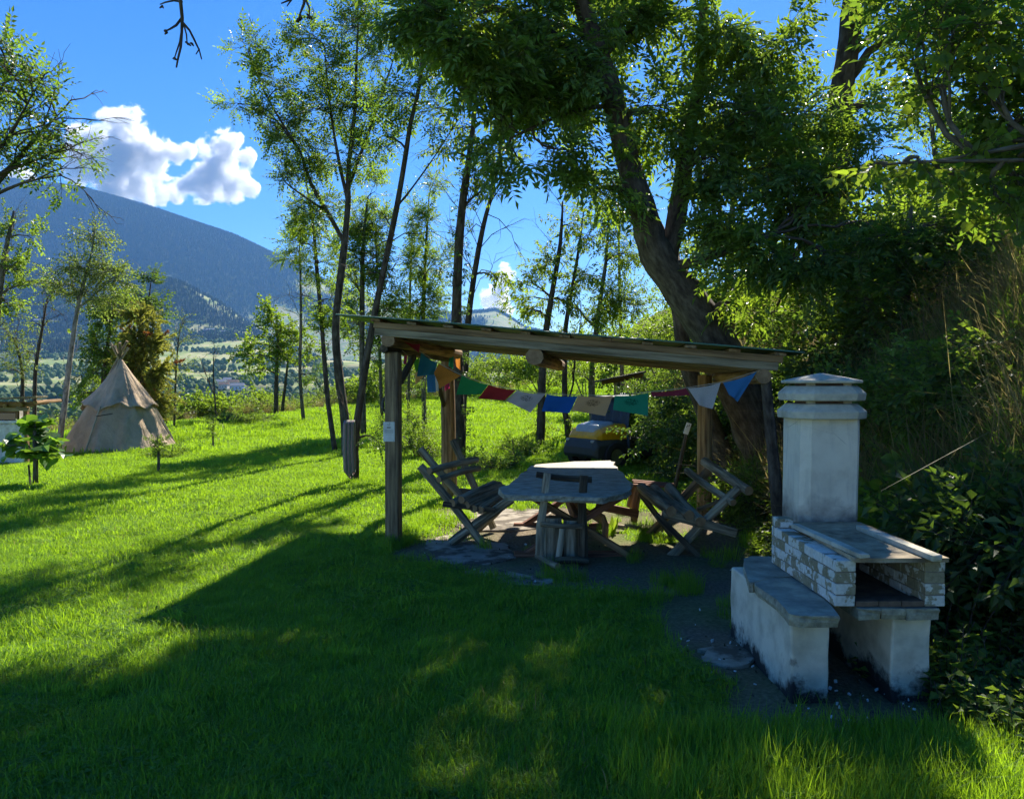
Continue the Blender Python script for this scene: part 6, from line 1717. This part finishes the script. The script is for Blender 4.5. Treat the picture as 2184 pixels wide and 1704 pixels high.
# big-leaved sapling by the hut: every leaf its own part
sb = GP(76, 1038); d = sb.y
paul = thing('big_leaved_sapling', 'young tree with huge heart-shaped leaves beside the plaster hut', 'sapling', sb)
st_ = [sb - Vector((0, 0, .05)), P(76, 980, d), P(74, 940, d), P(74, 900, d)]
mb = MB(); mb.tube(st_, [.045, .04, .035, .02], 8, 0, 0, .08)
arms = []
for (x, y, dd_) in ((20, 945, d + .1), (0, 950, d - .1), (112, 930, d + .1), (130, 965, d - .2), (60, 900, d), (95, 915, d + .2), (118, 945, d), (40, 925, d + .3), (74, 888, d), (85, 950, d - .3), (55, 965, d - .2)):
    e_ = P(x, y, dd_); s_ = P(75, min(985, y + 35), d); mb.tube(curve_pts(s_, e_, 4, (0, 0, 1)), [.016, .014, .012, .009, .006], 5); arms.append((s_, e_))
mb.build('trunk', M['bark_grey'], paul, True)
vs, fs, vv = [], [], []; heart_geo(vs, fs, vv, Vector((0, 0, 0)), Vector((1, 0, 0)), Vector((0, 0, 1)), .25, .23, .5)
lmesh = []
for q_ in range(3):
    me_ = bpy.data.meshes.new('leaf'); v2 = [tuple(Vector(v_) + Vector((0, 0, .02 * mnoise.noise(Vector(v_) * 14 + Vector((q_ * 5, 0, 0)))))) for v_ in vs]
    me_.from_pydata(v2, [], fs); me_.materials.append(LM['paul']); a_ = me_.attributes.new('v', 'FLOAT', 'POINT'); a_.data.foreach_set('value', [q_ / 2] * len(v2)); me_.update(); lmesh.append(me_)
for s_, e_ in arms:
    for k in range(6):
        t = .35 + .13 * k; p = s_.lerp(e_, min(t, 1)) + rv(.04)
        a_ = k * 2.2 + random.random(); dr = Vector((math.cos(a_), math.sin(a_), random.uniform(-.7, .1))) + (e_ - s_).normalized() * .5
        o = bpy.data.objects.new('leaf', lmesh[k % 3]); COL.objects.link(o); o.parent = paul; o.location = p - sb
        o.rotation_euler = dir_euler(dr, random.gauss(0, .4)); sc_ = random.uniform(.9, 1.45); o.scale = (sc_, sc_, sc_)
o = log_part('garden_stake', GP(66, 1042) - Vector((0, 0, .05)), P(61, 992, sb.y - .05), .018, .016, DLOG, None, 6); tag(o, 'thin dark stake leaning next to the big-leaved sapling', 'stake')
# bare hanging twigs overhead, from a tree standing behind the viewpoint
ov = thing('drooping_ash', 'bare drooping twigs hanging into the blue sky overhead', 'tree', (-3.4, -2.2, 0))
mb = MB(); mb.tube([Vector((-3.4, -2.2, -.1)), Vector((-3.3, -2.0, 2.5)), Vector((-3.0, -1.2, 4.2)), Vector((-2.5, .8, 5.2)), P(420, -260, 3.6), P(390, -120, 4.0), P(381, -30, 4.0)], [.18, .15, .11, .07, .035, .02, .013], 9, 0, 0, .1)
def tw(pts_, r0, r1):
    n_ = len(pts_); mb.tube([P(a_, b_, 4.0 + random.uniform(-.05, .05)) for a_, b_ in pts_], [r0 + (r1 - r0) * k / (n_ - 1) for k in range(n_)], 6, 0, 0, .25, random.random() * 9)
tw([(381, -30), (386, 10), (389, 40), (388, 70), (386, 100), (380, 125), (376, 145)], .011, .004)
tw([(388, 40), (376, 55), (362, 63), (350, 68)], .007, .003); tw([(390, 50), (404, 65), (414, 85), (425, 108), (430, 127)], .008, .003); tw([(425, 105), (418, 116)], .004, .003)
tw([(388, 60), (384, 90), (376, 112), (371, 128)], .006, .003); tw([(391, 50), (398, 75), (399, 92)], .005, .003); tw([(389, 5), (370, 2), (352, 6), (342, 10)], .007, .003)
for (x, y) in ((352, 66), (356, 70), (399, 92), (403, 95), (408, 93), (372, 124), (346, 14)):
    for _ in range(3): tw([(x, y), (x + random.uniform(-5, 5), y + random.uniform(-4, 6))], .006, .004)
mb.tube([Vector((-2.5, .8, 5.2)), P(640, -240, 3.8), P(650, -80, 4.0), P(650, -10, 4.0)], [.05, .03, .02, .012], 7)
tw([(650, -10), (648, 10), (640, 30), (636, 44)], .008, .003); tw([(650, -5), (660, 18), (660, 35)], .007, .003); tw([(645, -20), (620, 0), (600, 8)], .008, .004); tw([(622, 0), (612, 14)], .005, .003)
for (x, y) in ((636, 44), (660, 36), (642, 40)):
    for _ in range(4): tw([(x, y), (x + random.uniform(-6, 6), y + random.uniform(-5, 6))], .007, .005)
mb.build('trunk', M['bark_dark'], ov, True)

# look-alikes share a group
for pre, g_ in (('log_chair', 'log chairs round the stone table'), ('ash_tree', 'ash trees round the lawn'), ('bush', 'bushes on the bank and meadow edge'), ('shrub', 'small shrubs on the meadow'), ('sapling', 'young saplings on the lawn'), ('slope_tree', 'trees on the bank'), ('meadow_tree', 'trees behind the shelter'), ('broadleaf_tree', 'trees beyond the plaster hut'), ('meadow_poplar', 'trees behind the tipi'), ('prayer_flag_string', 'prayer flag strings')):
    for o in SC.objects:
        if o.parent is None and o.name.split('.')[0] == pre and 'group' not in o: o['group'] = g_
